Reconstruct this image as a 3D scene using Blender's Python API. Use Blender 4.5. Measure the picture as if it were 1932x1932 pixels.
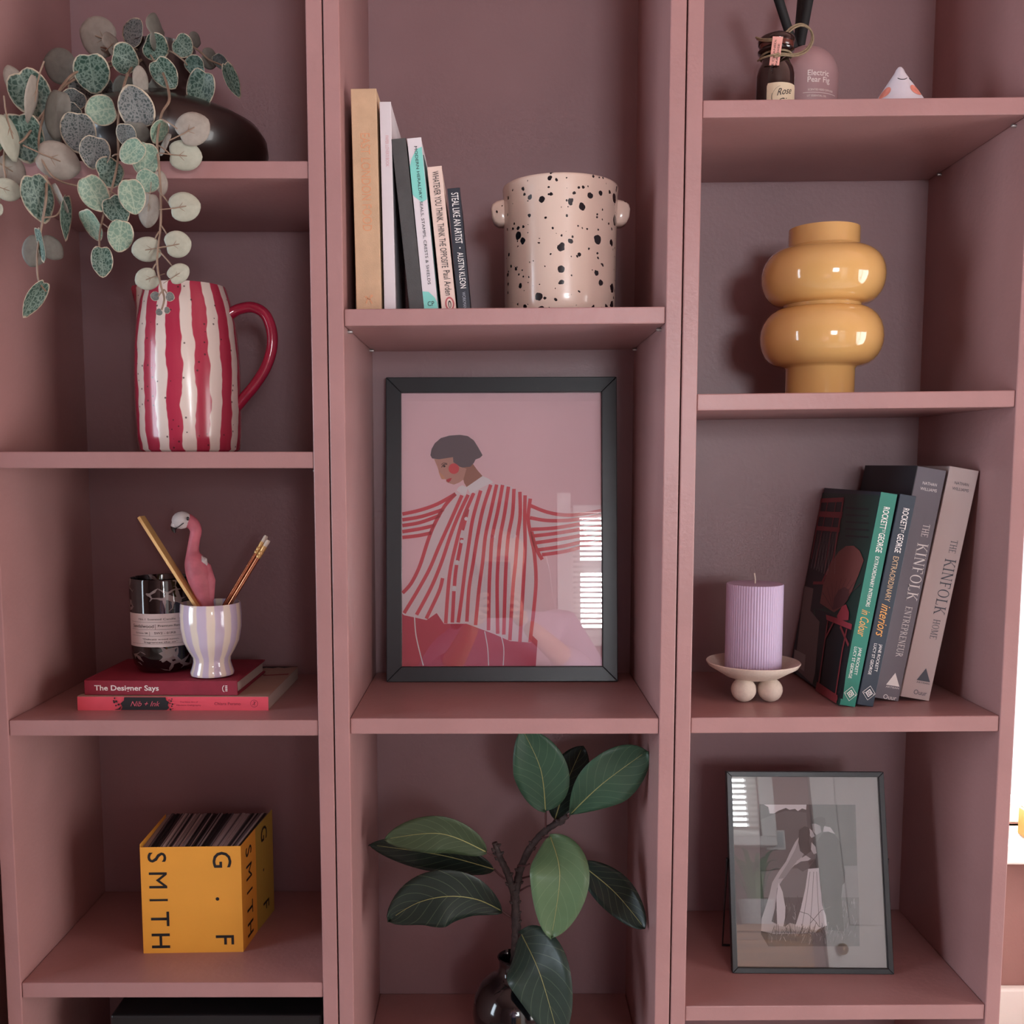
import bpy, bmesh, math, random
from mathutils import Vector, Matrix, Euler
for o in list(bpy.data.objects): bpy.data.objects.remove(o)
SC = bpy.context.scene
COL = SC.collection
R_ = math.radians
random.seed(7)

# ------------------------------------------------------------------ camera
CAM = Vector((-.01, -1.13429, .99984)); YAW = .0024; PITCH = -.09683
FPX = 1864.0; PX = 940.19; PY = 1055.67
cam_d = bpy.data.cameras.new('camera'); cam = bpy.data.objects.new('camera', cam_d); COL.objects.link(cam)
cam_d.sensor_width = 36; cam_d.lens = FPX/1932*36
cam_d.shift_x = (966-PX)/1932; cam_d.shift_y = (PY-966)/1932
cam_d.clip_start = .01
cam.location = CAM; cam.rotation_euler = (math.pi/2+PITCH, 0, -YAW)
SC.camera = cam
# ------------------------------------------------------------------ world, daylight and added lamps at the windows, exposure
def lin(c):
    if isinstance(c, str): c = tuple(int(c[i:i+2], 16) for i in (0, 2, 4))
    return tuple((x/255/12.92 if x/255 <= .04045 else ((x/255+.055)/1.055)**2.4) for x in c)
w = bpy.data.worlds.new('sky'); SC.world = w; w.use_nodes = True
bg = w.node_tree.nodes['Background']; bg.inputs[0].default_value = (.86, .93, 1, 1); bg.inputs[1].default_value = 1.3
SC.view_settings.view_transform = 'Standard'; SC.view_settings.look = 'None'
SC.view_settings.exposure = 0.27; SC.view_settings.gamma = 1.0; SC.view_settings.use_curve_mapping = False
FLOOR = -.45; CEIL = 2.1; BACKY = -3.4; XL = -2.5; XR = 2.4
def daylight(name, loc, sx, sz, rot, energy, color):
    d = bpy.data.lights.new(name, 'AREA'); d.shape = 'RECTANGLE'; d.size = sx; d.size_y = sz; d.energy = energy; d.color = color
    o = bpy.data.objects.new(name, d); COL.objects.link(o); o.location = loc; o.rotation_euler = rot
    return o
daylight('daylight_right', (XR+.08, -1.25, .65), 1.5, 1.4, (R_(90), 0, R_(90)), 44, (1, .96, .93))
daylight('daylight_back_right', (.72, BACKY-.12, 1.2), .66, .62, (R_(90), 0, 0), 62, (.9, .95, 1))
daylight('added_light_left', (XL-.12, -1.0, 1.0), 1.2, 1.4, (R_(90), 0, R_(-90)), 46, (.74, .87, 1))  # added lamp, unseen source: cool light for the right inner side panels
daylight('added_light_bay_side', (XR+.08, .72, 1.0), .75, 1.6, (R_(90), 0, R_(90)), 130, (1, .95, .9))  # added lamp, unseen source: brightens the wall under the bay window
daylight('daylight_bay', (1.5, 1.42, 1.05), 1.5, 1.8, (R_(-90), 0, 0), 260, (.93, .96, 1))

# ------------------------------------------------------------------ helpers
_F = Vector((math.sin(YAW)*math.cos(PITCH), math.cos(YAW)*math.cos(PITCH), math.sin(PITCH)))
_R = Vector((math.cos(YAW), -math.sin(YAW), 0)); _U = _R.cross(_F)
def at(x, y, Y):
    """world point at depth Y that the surveyed photograph shows at pixel x, y"""
    d = _F + _R*((x-PX)/FPX) - _U*((y-PY)/FPX)
    return CAM + d*((Y-CAM.y)/d.y)
def atz(x, y, Z):
    d = _F + _R*((x-PX)/FPX) - _U*((y-PY)/FPX)
    return CAM + d*((Z-CAM.z)/d.z)

MATS = {}
def mat(name, col, rough=.5, metal=0, var=0, vscale=20, bump=0, bscale=60, spec=.5, coat=0, sss=0, emit=None, vcol=None, stretch=None):
    if name in MATS: return MATS[name]
    m = bpy.data.materials.new(name); m.use_nodes = True; nt = m.node_tree; b = nt.nodes['Principled BSDF']
    c = lin(col); b.inputs['Base Color'].default_value = (*c, 1); b.inputs['Roughness'].default_value = rough
    b.inputs['Metallic'].default_value = metal; b.inputs['Specular IOR Level'].default_value = spec
    b.inputs['Coat Weight'].default_value = coat; b.inputs['Coat Roughness'].default_value = .04
    if sss: b.inputs['Subsurface Weight'].default_value = sss; b.inputs['Subsurface Radius'].default_value = (.01, .006, .005); b.inputs['Subsurface Scale'].default_value = .5
    if emit: b.inputs['Emission Color'].default_value = (*lin(col), 1); b.inputs['Emission Strength'].default_value = emit
    tc = nt.nodes.new('ShaderNodeTexCoord'); src = tc.outputs['Object']
    if stretch:
        mp = nt.nodes.new('ShaderNodeMapping'); mp.inputs['Scale'].default_value = stretch; nt.links.new(src, mp.inputs[0]); src = mp.outputs[0]
    if var or vcol:
        n = nt.nodes.new('ShaderNodeTexNoise'); n.inputs['Scale'].default_value = vscale; n.inputs['Detail'].default_value = 4
        nt.links.new(src, n.inputs['Vector'])
        mx = nt.nodes.new('ShaderNodeMix'); mx.data_type = 'RGBA'
        c2 = lin(vcol) if vcol else tuple(min(1, x*(1-var)) for x in c); c1 = c if vcol else tuple(min(1, x*(1+var)) for x in c)
        mx.inputs[6].default_value = (*c1, 1); mx.inputs[7].default_value = (*c2, 1)
        rp = nt.nodes.new('ShaderNodeMapRange'); rp.inputs[1].default_value = .35; rp.inputs[2].default_value = .65
        nt.links.new(n.outputs['Fac'], rp.inputs[0]); nt.links.new(rp.outputs[0], mx.inputs[0]); nt.links.new(mx.outputs[2], b.inputs['Base Color'])
    if bump:
        n2 = nt.nodes.new('ShaderNodeTexNoise'); n2.inputs['Scale'].default_value = bscale; n2.inputs['Detail'].default_value = 3
        nt.links.new(src, n2.inputs['Vector'])
        bp = nt.nodes.new('ShaderNodeBump'); bp.inputs['Strength'].default_value = bump; bp.inputs['Distance'].default_value = .002
        nt.links.new(n2.outputs['Fac'], bp.inputs['Height']); nt.links.new(bp.outputs[0], b.inputs['Normal'])
    MATS[name] = m
    return m
def nodes(m): return m.node_tree.nodes, m.node_tree.links, m.node_tree.nodes['Principled BSDF']
def math_node(nt, op, a=None, b=None, c=None, clamp=False):
    n = nt.nodes.new('ShaderNodeMath'); n.operation = op; n.use_clamp = clamp
    for i, v in enumerate((a, b, c)):
        if v is None: continue
        if isinstance(v, (int, float)): n.inputs[i].default_value = v
        else: nt.links.new(v, n.inputs[i])
    return n.outputs[0]
def mix_node(nt, fac, a, b):
    n = nt.nodes.new('ShaderNodeMix'); n.data_type = 'RGBA'
    for i, v in ((0, fac), (6, a), (7, b)):
        if isinstance(v, (int, float)): n.inputs[i].default_value = v
        elif isinstance(v, (tuple, str)): n.inputs[i].default_value = (*lin(v), 1)
        else: nt.links.new(v, n.inputs[i])
    return n.outputs[2]

class MB:
    def __init__(s): s.v = []; s.f = []; s.m = []; s.uv = {}
    def add(s, vs, fs, mi=0):
        k = len(s.v); s.v += [tuple(v) for v in vs]; s.f += [tuple(i+k for i in f) for f in fs]; s.m += [mi]*len(fs); return s
    def box(s, x0, x1, y0, y1, z0, z1, mi=0, M=None):
        vs = [Vector((x, y, z)) for z in (z0, z1) for y in (y0, y1) for x in (x0, x1)]
        if M: vs = [M @ v for v in vs]
        return s.add(vs, [(0, 2, 3, 1), (4, 5, 7, 6), (0, 1, 5, 4), (2, 6, 7, 3), (0, 4, 6, 2), (1, 3, 7, 5)], mi)
    def lathe(s, prof, n=48, mi=0, c=(0, 0, 0), M=None):
        vs = []; fs = []; k = len(prof)
        for i in range(n):
            a = 2*math.pi*i/n
            for r, z in prof:
                p = Vector((c[0]+r*math.cos(a), c[1]+r*math.sin(a), c[2]+z)); vs.append(M @ p if M else p)
        for i in range(n):
            j = (i+1) % n
            for q in range(k-1):
                if prof[q][0] < 1e-7: fs.append((i*k+q, j*k+q+1, i*k+q+1))
                elif prof[q+1][0] < 1e-7: fs.append((i*k+q, j*k+q, i*k+q+1))
                else: fs.append((i*k+q, j*k+q, j*k+q+1, i*k+q+1))
        return s.add(vs, fs, mi)
    def tube(s, pts, rad, n=8, mi=0, cap=True, ref=None):
        pts = [Vector(p) for p in pts]; N = len(pts)
        if not hasattr(rad, '__len__'): rad = [rad]*N
        vs = []; fs = []; prev = Vector(ref) if ref else None
        for i, p in enumerate(pts):
            t = (pts[min(i+1, N-1)]-pts[max(i-1, 0)]).normalized()
            if prev is None: prev = t.orthogonal()
            a = (prev-t*prev.dot(t)); a = a.normalized() if a.length > 1e-6 else t.orthogonal().normalized()
            prev = a; b = t.cross(a)
            rr = rad[i]; ra, rb = rr if hasattr(rr, '__len__') else (rr, rr)
            for k in range(n):
                q = 2*math.pi*k/n; vs.append(p+a*(ra*math.cos(q))+b*(rb*math.sin(q)))
        for i in range(N-1):
            for k in range(n):
                l = (k+1) % n; fs.append((i*n+k, i*n+l, (i+1)*n+l, (i+1)*n+k))
        if cap: fs.append(tuple(range(n))[::-1]); fs.append(tuple((N-1)*n+k for k in range(n)))
        return s.add(vs, fs, mi)
    def poly(s, pts, lay=0, mi=0):
        """flat printed shape on the local XZ plane, facing -Y"""
        y = -.00012*lay; k = len(pts)
        return s.add([(u, y, v) for u, v in pts], [tuple(range(k))], mi)
    def strip(s, pts, wd, lay=0, mi=0):
        """flat printed stroke"""
        P = [Vector(p) for p in pts]; N = len(P); L = []; Rr = []
        for i in range(N):
            t = (P[min(i+1, N-1)]-P[max(i-1, 0)]); t = t.normalized() if t.length else Vector((1, 0)); nrm = Vector((-t.y, t.x))
            ww = wd[i] if hasattr(wd, '__len__') else wd
            L.append(P[i]+nrm*ww/2); Rr.append(P[i]-nrm*ww/2)
        y = -.00012*lay
        return s.add([(p.x, y, p.y) for p in L+Rr], [(i, i+1, N+i+1, N+i) for i in range(N-1)], mi)
    def disc(s, cx, cz, r, lay=0, mi=0, n=24, rz=None):
        return s.poly([(cx+r*math.cos(2*math.pi*i/n), cz+(rz or r)*math.sin(2*math.pi*i/n)) for i in range(n)], lay, mi)
    def build(s, name, mats, parent=None, smooth=False, bevel=0, auto=None):
        me = bpy.data.meshes.new(name); me.from_pydata(s.v, [], s.f)
        mats = mats if isinstance(mats, (list, tuple)) else [mats]
        for m in mats: me.materials.append(m)
        me.polygons.foreach_set('material_index', s.m)
        bm = bmesh.new(); bm.from_mesh(me); bmesh.ops.remove_doubles(bm, verts=bm.verts, dist=1e-6)
        closed = all(e.is_manifold for e in bm.edges)
        if closed: bmesh.ops.recalc_face_normals(bm, faces=bm.faces)
        bm.to_mesh(me); bm.free()
        if smooth:
            me.polygons.foreach_set('use_smooth', [True]*len(me.polygons)); me.set_sharp_from_angle(angle=R_(auto or 50))
        me.update()
        o = bpy.data.objects.new(name, me); COL.objects.link(o); o.parent = parent
        if bevel:
            bv = o.modifiers.new('bevel', 'BEVEL'); bv.width = bevel; bv.segments = 2; bv.limit_method = 'ANGLE'
        return o
def spl(pts, n=8):
    """Catmull-Rom through points of any dimension"""
    P = [Vector(p) for p in pts]; out = []
    for i in range(len(P)-1):
        p0, p1, p2, p3 = P[max(i-1, 0)], P[i], P[i+1], P[min(i+2, len(P)-1)]
        for k in range(n):
            t = k/n; out.append(.5*((2*p1)+(p2-p0)*t+(2*p0-5*p1+4*p2-p3)*t*t+(3*p1-p0-3*p2+p3)*t**3))
    out.append(P[-1]); return out
def tag(o, label, cat, group=None, kind=None):
    if label: o['label'] = label
    if cat: o['category'] = cat
    if group: o['group'] = group
    if kind: o['kind'] = kind
    return o
def thing(name, label, cat, loc=(0, 0, 0), rot=(0, 0, 0), group=None):
    o = bpy.data.objects.new(name, None); COL.objects.link(o); o.empty_display_size = .02
    o.location = loc; o.rotation_euler = rot
    return tag(o, label, cat, group)
def struct(o): o['kind'] = 'structure'; return o

_H = None
def text(s, h, m, parent, o, xd=(1, 0, 0), yd=(0, 0, 1), fit=None, align='C', bold=0, shear=0, lift=.00025, name='lettering', bend=None):
    """flat lettering: cap height h, total length fit, anchored at o (C centre, L start)"""
    global _H
    def mk(t):
        cu = bpy.data.curves.new('t', 'FONT'); cu.body = t; cu.size = 1; cu.shear = shear; cu.offset = bold; cu.resolution_u = 3; cu.fill_mode = 'FRONT'
        ob = bpy.data.objects.new('t', cu); me = bpy.data.meshes.new_from_object(ob); bpy.data.objects.remove(ob); bpy.data.curves.remove(cu); return me
    if _H is None:
        t = mk('H'); _H = max(v.co.y for v in t.vertices)-min(v.co.y for v in t.vertices); bpy.data.meshes.remove(t)
    me = mk(s); xs = [v.co.x for v in me.vertices]; x0, x1 = min(xs), max(xs); k = h/_H; kx = (fit/(x1-x0)) if fit else k
    xd = Vector(xd).normalized(); yd = Vector(yd).normalized(); zd = xd.cross(yd); o = Vector(o)+zd*lift
    for v in me.vertices:
        x = (v.co.x-x0)*kx - (0 if align == 'L' else (x1-x0)*kx/2); y = v.co.y*k-h/2
        v.co = bend(x, y) if bend else o+xd*x+yd*y
    me.materials.clear(); me.materials.append(m); me.name = name
    ob = bpy.data.objects.new(name, me); COL.objects.link(ob); ob.parent = parent
    return ob
# spine lettering reads downwards: x runs down the spine, y to the right
DN = dict(xd=(0, 0, -1), yd=(1, 0, 0))

# a small roman capital alphabet with serifs, drawn as flat strokes (cap height 1)
def serif_word(s, h, m, parent, o, fit, xd=(0, 0, -1), yd=(1, 0, 0), lift=.00025):
    T, t, S = .13, .06, .1
    def v(x, y0=0, y1=1, w=T, s0=1, s1=1):
        out = [[(x-w/2, y0), (x+w/2, y0), (x+w/2, y1), (x-w/2, y1)]]
        if s0: out.append([(x-w/2-S, y0), (x+w/2+S, y0), (x+w/2+S, y0+.05), (x-w/2-S, y0+.05)])
        if s1: out.append([(x-w/2-S, y1-.05), (x+w/2+S, y1-.05), (x+w/2+S, y1), (x-w/2-S, y1)])
        return out
    def hb(x0, x1, y, w=t): return [[(x0, y-w/2), (x1, y-w/2), (x1, y+w/2), (x0, y+w/2)]]
    def dg(x0, y0, x1, y1, w): return [[(x0-w/2, y0), (x0+w/2, y0), (x1+w/2, y1), (x1-w/2, y1)]]
    def arc(cx, cy, rx, ry, a0, a1, n=14):
        out = []
        for i in range(n):
            q = []
            for a, sgn in ((a0+(a1-a0)*i/n, 1), (a0+(a1-a0)*(i+1)/n, 1)):
                q.append(a)
            p = []
            for a in q: p.append((cx+rx*math.cos(a), cy+ry*math.sin(a)))
            for a in q[::-1]:
                w = t+(T-t)*abs(math.cos(a)); p.append((cx+(rx-w)*math.cos(a), cy+(ry-t)*math.sin(a)))
            out.append(p)
        return out
    pi = math.pi
    G = {'I': (.36, v(.18)), 'T': (.82, v(.41, s1=0)+hb(.02, .8, .97)+v(.05, .8, 1, .05, 0, 0)+v(.77, .8, 1, .05, 0, 0)),
         'H': (.92, v(.18)+v(.74)+hb(.18, .74, .52)), 'E': (.72, v(.18)+hb(.18, .66, .97)+hb(.18, .68, .03)+hb(.18, .55, .52)+v(.65, .8, 1, .05, 0, 0)+v(.67, 0, .2, .05, 0, 0)),
         'F': (.68, v(.18, s1=1)+hb(.18, .64, .97)+hb(.18, .52, .52)+v(.63, .78, 1, .05, 0, 0)), 'L': (.7, v(.18)+hb(.18, .66, .03)+v(.65, 0, .22, .05, 0, 0)),
         'K': (.86, v(.18)+dg(.22, .45, .72, 1, .07)+dg(.38, .56, .78, 0, .14)+hb(.6, .84, .975, .05)+hb(.64, .92, .025, .05)),
         'N': (.92, v(.16, w=.06)+dg(.16, 1, .76, 0, .15)+v(.76, w=.06, s0=0)), 'O': (.94, arc(.47, .5, .43, .52, 0, 2*pi, 26)),
         'M': (1.1, v(.16, w=.06)+dg(.2, 1, .55, .05, .14)+dg(.55, .05, .9, 1, .06)+v(.92)), 'P': (.72, v(.18)+arc(.32, .73, .34, .27, -pi/2, pi/2)+hb(.18, .34, .97)+hb(.18, .34, .49)),
         'R': (.84, v(.18)+arc(.32, .74, .34, .26, -pi/2, pi/2)+hb(.18, .34, .97)+hb(.18, .34, .51)+dg(.4, .5, .78, 0, .14)),
         'U': (.9, v(.18, .3, 1, s0=0)+v(.72, .3, 1, .06, 0, 1)+arc(.455, .32, .335, .34, pi, 2*pi)), ' ': (.4, [])}
    x = 0; polys = []
    for ch in s:
        wdt, ps = G[ch]; polys += [[(px+x, py) for px, py in p] for p in ps]; x += wdt+.1
    x -= .1; kx = fit/x; xd = Vector(xd).normalized(); yd = Vector(yd).normalized(); zd = xd.cross(yd); o = Vector(o)+zd*lift
    b = MB()
    for p in polys: b.add([o+xd*(px*kx-fit/2)+yd*(py*h-h/2) for px, py in p], [tuple(range(len(p)))])
    return b.build('lettering', m, parent)

# ================================================================== the room
PAINT = mat('mauve_paint_haze_greyed', '937679', .42, var=.05, vscale=6, bump=.12, bscale=180, spec=.4)  # back panels: the same mauve, with hazy shade greyed into its colour
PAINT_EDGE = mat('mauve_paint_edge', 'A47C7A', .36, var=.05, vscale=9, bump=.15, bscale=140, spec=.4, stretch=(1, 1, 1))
PINKWALL = mat('terracotta_pink_wall', '9A726C', .7, var=.04, vscale=4, bump=.1, bscale=220)
WHITE = mat('white_gloss_paint', 'E9E6E1', .35, var=.02, vscale=5)
CEILM = mat('ceiling_pink', 'A87F76', .8, var=.02, vscale=3)
CARPET = mat('pale_floor_boards', 'BDB8B4', .55, var=.12, vscale=7, stretch=(1, 12, 1), bump=.1)
def slab(name, m, *b, parent=None):
    o = MB().box(*b).build(name, m, parent)
    if parent is None: struct(o)
    return o
slab('floor', CARPET, XL-.1, XR+.1, BACKY-.1, 1.4, FLOOR-.1, FLOOR)
slab('ceiling', CEILM, XL-.1, XR+.1, BACKY-.1, 1.4, CEIL, CEIL+.1)
# wall behind the bookcases, its nib at the left and the cheek of the bay at the right
slab('wall_shelves', PINKWALL, -.68, .66, .285, .38, FLOOR, CEIL)
slab('wall_nib', PINKWALL, XL, -.645, -.03, .38, FLOOR, CEIL)
slab('wall_bay_cheek', PINKWALL, .61, .66, .285, 1.28, FLOOR, CEIL)
wl = MB(); wl.box(XL-.1, XL, BACKY, -1.65, FLOOR, CEIL); wl.box(XL-.1, XL, -.35, 0, FLOOR, CEIL); wl.box(XL-.1, XL, -1.65, -.35, FLOOR, .25); wl.box(XL-.1, XL, -1.65, -.35, 1.75, CEIL)
struct(wl.build('wall_left', PINKWALL))
wr = MB(); wr.box(XR, XR+.1, BACKY, -2.05, FLOOR, CEIL); wr.box(XR, XR+.1, -.45, .3, FLOOR, CEIL); wr.box(XR, XR+.1, 1.14, 1.38, FLOOR, CEIL); wr.box(XR, XR+.1, .3, 1.14, FLOOR, .15); wr.box(XR, XR+.1, .3, 1.14, 1.85, CEIL); wr.box(XR, XR+.1, -2.05, -.45, FLOOR, -.1); wr.box(XR, XR+.1, -2.05, -.45, 1.4, CEIL)
struct(wr.build('wall_right', PINKWALL))
def wall_with_hole(name, y0, y1, x0, x1, holes):
    b = MB(); holes = sorted(holes); xs = x0
    for hx0, hx1, hz0, hz1 in holes:
        b.box(xs, hx0, y0, y1, FLOOR, CEIL); b.box(hx0, hx1, y0, y1, FLOOR, hz0); b.box(hx0, hx1, y0, y1, hz1, CEIL); xs = hx1
    b.box(xs, x1, y0, y1, FLOOR, CEIL)
    return struct(b.build(name, PINKWALL))
W_BAY = (.75, 2.25, .09, 2.0); W_R = (.36, 1.08, .88, 1.55); W_LF = (-1.65, -.35, .25, 1.75)
wall_with_hole('wall_bay', 1.28, 1.38, .61, XR, [W_BAY])
wall_with_hole('wall_back', BACKY-.1, BACKY, XL, XR, [W_R])
GLASSM = bpy.data.materials.new('window_glass'); GLASSM.use_nodes = True
def thin_glass(m, ior=1.5, tint=(1, 1, 1), rough=0.0):
    nt = m.node_tree; nt.nodes.clear(); out = nt.nodes.new('ShaderNodeOutputMaterial'); mx = nt.nodes.new('ShaderNodeMixShader')
    tr = nt.nodes.new('ShaderNodeBsdfTransparent'); tr.inputs[0].default_value = (*tint, 1)
    gl = nt.nodes.new('ShaderNodeBsdfGlossy'); gl.inputs['Roughness'].default_value = rough
    fr = nt.nodes.new('ShaderNodeFresnel'); fr.inputs[0].default_value = ior
    nt.links.new(fr.outputs[0], mx.inputs[0]); nt.links.new(tr.outputs[0], mx.inputs[1]); nt.links.new(gl.outputs[0], mx.inputs[2]); nt.links.new(mx.outputs[0], out.inputs[0])
thin_glass(GLASSM)
def window(n, hole, y, d, bars):
    x0, x1, z0, z1 = hole; t = .05
    e = bpy.data.objects.new('window_%d' % n, None); COL.objects.link(e); struct(e)
    b = MB(); b.box(x0, x1, y, y+d, z0, z0+t); b.box(x0, x1, y, y+d, z1-t, z1); b.box(x0, x0+t, y, y+d, z0+t, z1-t); b.box(x1-t, x1, y, y+d, z0+t, z1-t)
    b.build('window_frame', WHITE, e, bevel=.004)
    for k in range(1, bars+1):
        xc = x0+(x1-x0)*k/(bars+1); MB().box(xc-.02, xc+.02, y+.01, y+d-.01, z0+t, z1-t).build('glazing_bar', WHITE, e)
    zc = z0+(z1-z0)*.55; MB().box(x0+t, x1-t, y+.012, y+d-.012, zc-.02, zc+.02).build('glazing_bar', WHITE, e)
    MB().box(x0+t, x1-t, y+d/2-.002, y+d/2+.002, z0+t, z1-t).build('window_pane', GLASSM, e)
    return e
w1 = window(1, W_BAY, 1.30, .06, 1)
w2 = window(2, W_R, BACKY-.08, .06, 0)
w4 = bpy.data.objects.new('window_4', None); COL.objects.link(w4); struct(w4)
b = MB(); x0, x1 = XR+.01, XR+.07; b.box(x0, x1, -2.05, -.45, -.1, -.05); b.box(x0, x1, -2.05, -.45, 1.35, 1.4); b.box(x0, x1, -2.05, -2.0, -.05, 1.35); b.box(x0, x1, -.5, -.45, -.05, 1.35); b.build('window_frame', WHITE, w4, bevel=.004)
MB().box(x0+.01, x1-.01, -1.27, -1.23, -.05, 1.35).build('glazing_bar', WHITE, w4)
MB().box(XR+.038, XR+.042, -2.0, -.5, -.05, 1.35).build('window_pane', GLASSM, w4)
w3 = bpy.data.objects.new('window_3', None); COL.objects.link(w3); struct(w3)  # unseen window added on the left wall to go with the added lamp
b = MB(); x0, x1 = XL-.07, XL-.01; b.box(x0, x1, -1.65, -.35, .25, .3); b.box(x0, x1, -1.65, -.35, 1.7, 1.75); b.box(x0, x1, -1.65, -1.6, .3, 1.7); b.box(x0, x1, -.4, -.35, .3, 1.7); b.build('window_frame', WHITE, w3, bevel=.004)
MB().box(x0+.01, x1-.01, -1.02, -.98, .3, 1.7).build('glazing_bar', WHITE, w3)
MB().box(XL-.042, XL-.038, -1.6, -.4, .3, 1.7).build('window_pane', GLASSM, w3)
w5 = bpy.data.objects.new('window_5', None); COL.objects.link(w5); struct(w5)  # unseen window added beside the bay so its wall gets brighter
b = MB(); x0, x1 = XR+.01, XR+.07; b.box(x0, x1, .3, 1.14, .15, .2); b.box(x0, x1, .3, 1.14, 1.8, 1.85); b.box(x0, x1, .3, .35, .2, 1.8); b.box(x0, x1, 1.09, 1.14, .2, 1.8); b.build('window_frame', WHITE, w5, bevel=.004)
MB().box(XR+.038, XR+.042, .35, 1.09, .2, 1.8).build('window_pane', GLASSM, w5)
def sill(n, x0, x1, y0, y1, z, rail=None):
    b = MB().box(x0, x1, y0, y1, z-.045, z).build('trim_%d' % n, WHITE, bevel=.006); struct(b); return b
sill(1, .66, 2.35, 1.14, 1.30, .09)
# rounded painted moulding under the bay sill, skirting at the bottom
mould = MB(); prof = [(0, 0), (-.03, 0), (-.036, -.012), (-.03, -.03), (-.018, -.04), (-.012, -.055), (0, -.06)]
mould.add([(x, 1.28+a, .045+b) for x in (.66, 2.39) for a, b in prof], [(i, i+1, len(prof)+i+1, len(prof)+i) for i in range(len(prof)-1)])
struct(mould.build('trim_2', PINKWALL, smooth=True))
struct(MB().box(.66, 2.39, 1.255, 1.28, FLOOR, FLOOR+.12).build('baseboard_bay', WHITE, bevel=.006))
struct(MB().box(XL, XR, BACKY, BACKY+.02, FLOOR, FLOOR+.12).build('baseboard_back', WHITE, bevel=.006))
sill(3, W_R[0]-.05, W_R[1]+.05, BACKY, BACKY+.1, W_R[2]+.005)
for k, (a, b_) in enumerate(((W_R[0]-.07, W_R[0]), (W_R[1], W_R[1]+.07))):
    struct(MB().box(a, b_, BACKY, BACKY+.02, W_R[2], W_R[3]+.07).build('trim_%d' % (4+k), WHITE, bevel=.004))

# ================================================================== the bookcases
DEP = .2583; TS = .0188; TP = .0185; TOP = 1.95
def bookcase(xc, label, shelves, pins=()):
    e = thing('bookcase', label, 'bookcase', (xc, 0, FLOOR), group='painted bookcases side by side')
    def Z(z): return z-FLOOR
    hw = .1992
    for s in (-1, 1):
        a, b_ = sorted((s*hw, s*(.2-TP)))
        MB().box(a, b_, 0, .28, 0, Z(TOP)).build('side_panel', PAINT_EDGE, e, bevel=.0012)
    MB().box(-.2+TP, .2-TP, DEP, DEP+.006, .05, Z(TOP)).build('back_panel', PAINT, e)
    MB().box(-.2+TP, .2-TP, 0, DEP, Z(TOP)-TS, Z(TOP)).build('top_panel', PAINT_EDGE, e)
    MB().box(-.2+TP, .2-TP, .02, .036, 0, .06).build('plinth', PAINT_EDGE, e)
    for zl, zr in shelves:
        x0, x1 = -.2+TP+.0004, .2-TP-.0004
        vs = [(x0, .0015, Z(zl)-TS), (x1, .0015, Z(zr)-TS), (x0, DEP-.0005, Z(zl)-TS), (x1, DEP-.0005, Z(zr)-TS),
              (x0, .0015, Z(zl)), (x1, .0015, Z(zr)), (x0, DEP-.0005, Z(zl)), (x1, DEP-.0005, Z(zr))]
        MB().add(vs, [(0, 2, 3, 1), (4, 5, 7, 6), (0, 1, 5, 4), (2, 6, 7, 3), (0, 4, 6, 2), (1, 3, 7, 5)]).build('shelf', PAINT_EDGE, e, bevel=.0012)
    for s, y, z in pins:
        x = s*(.2-TP); M = Matrix.Translation((x, y, Z(z)-TS-.003)) @ Matrix.Rotation(-s*math.pi/2, 4, 'Y')
        MB().lathe([(0, 0), (.0021, 0), (.0021, .0045), (.0015, .0057), (0, .006)], 10, M=M).build('shelf_pin', PINM, e, smooth=True)
    return e
PINM = mat('pin_nickel', 'A9A4A2', .35, .8)
L1, L2, L3, L4 = 1.33455, 1.01333, .70026, .37747
M1, M2, M3 = 1.17439, .70225, .21999
R1, R2, R3, R4 = 1.40212, 1.08099, .70388, .34742
bookcase(-.4, 'mauve painted bookcase holding the trailing plant, striped jug and yellow book', [(z, z) for z in (L1, L2, L3, L4, .055, -.265)], [(1, .03, L2)])
bookcase(0, 'mauve painted bookcase holding the speckled pot, framed print and leafy branch', [(M1-.0012, M1+.0017), (M2, M2), (M3, M3), (-.1, -.1), (-.37, -.37)],
         [(-1, .03, M1-.001), (1, .03, M1+.0017), (-1, .23, M1), (1, .23, M1+.0017)])
bookcase(.4, 'mauve painted bookcase holding the ochre vase, lilac candle and wedding photograph', [(R1-.0022, R1+.0016), (R2-.0024, R2+.0019), (R3-.001, R3+.0011), (R4-.0005, R4+.0012), (.03, .03), (-.3, -.3)],
         [(-1, .03, R1-.002), (1, .03, R1+.0016), (1, .22, R1+.0016)])

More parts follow.
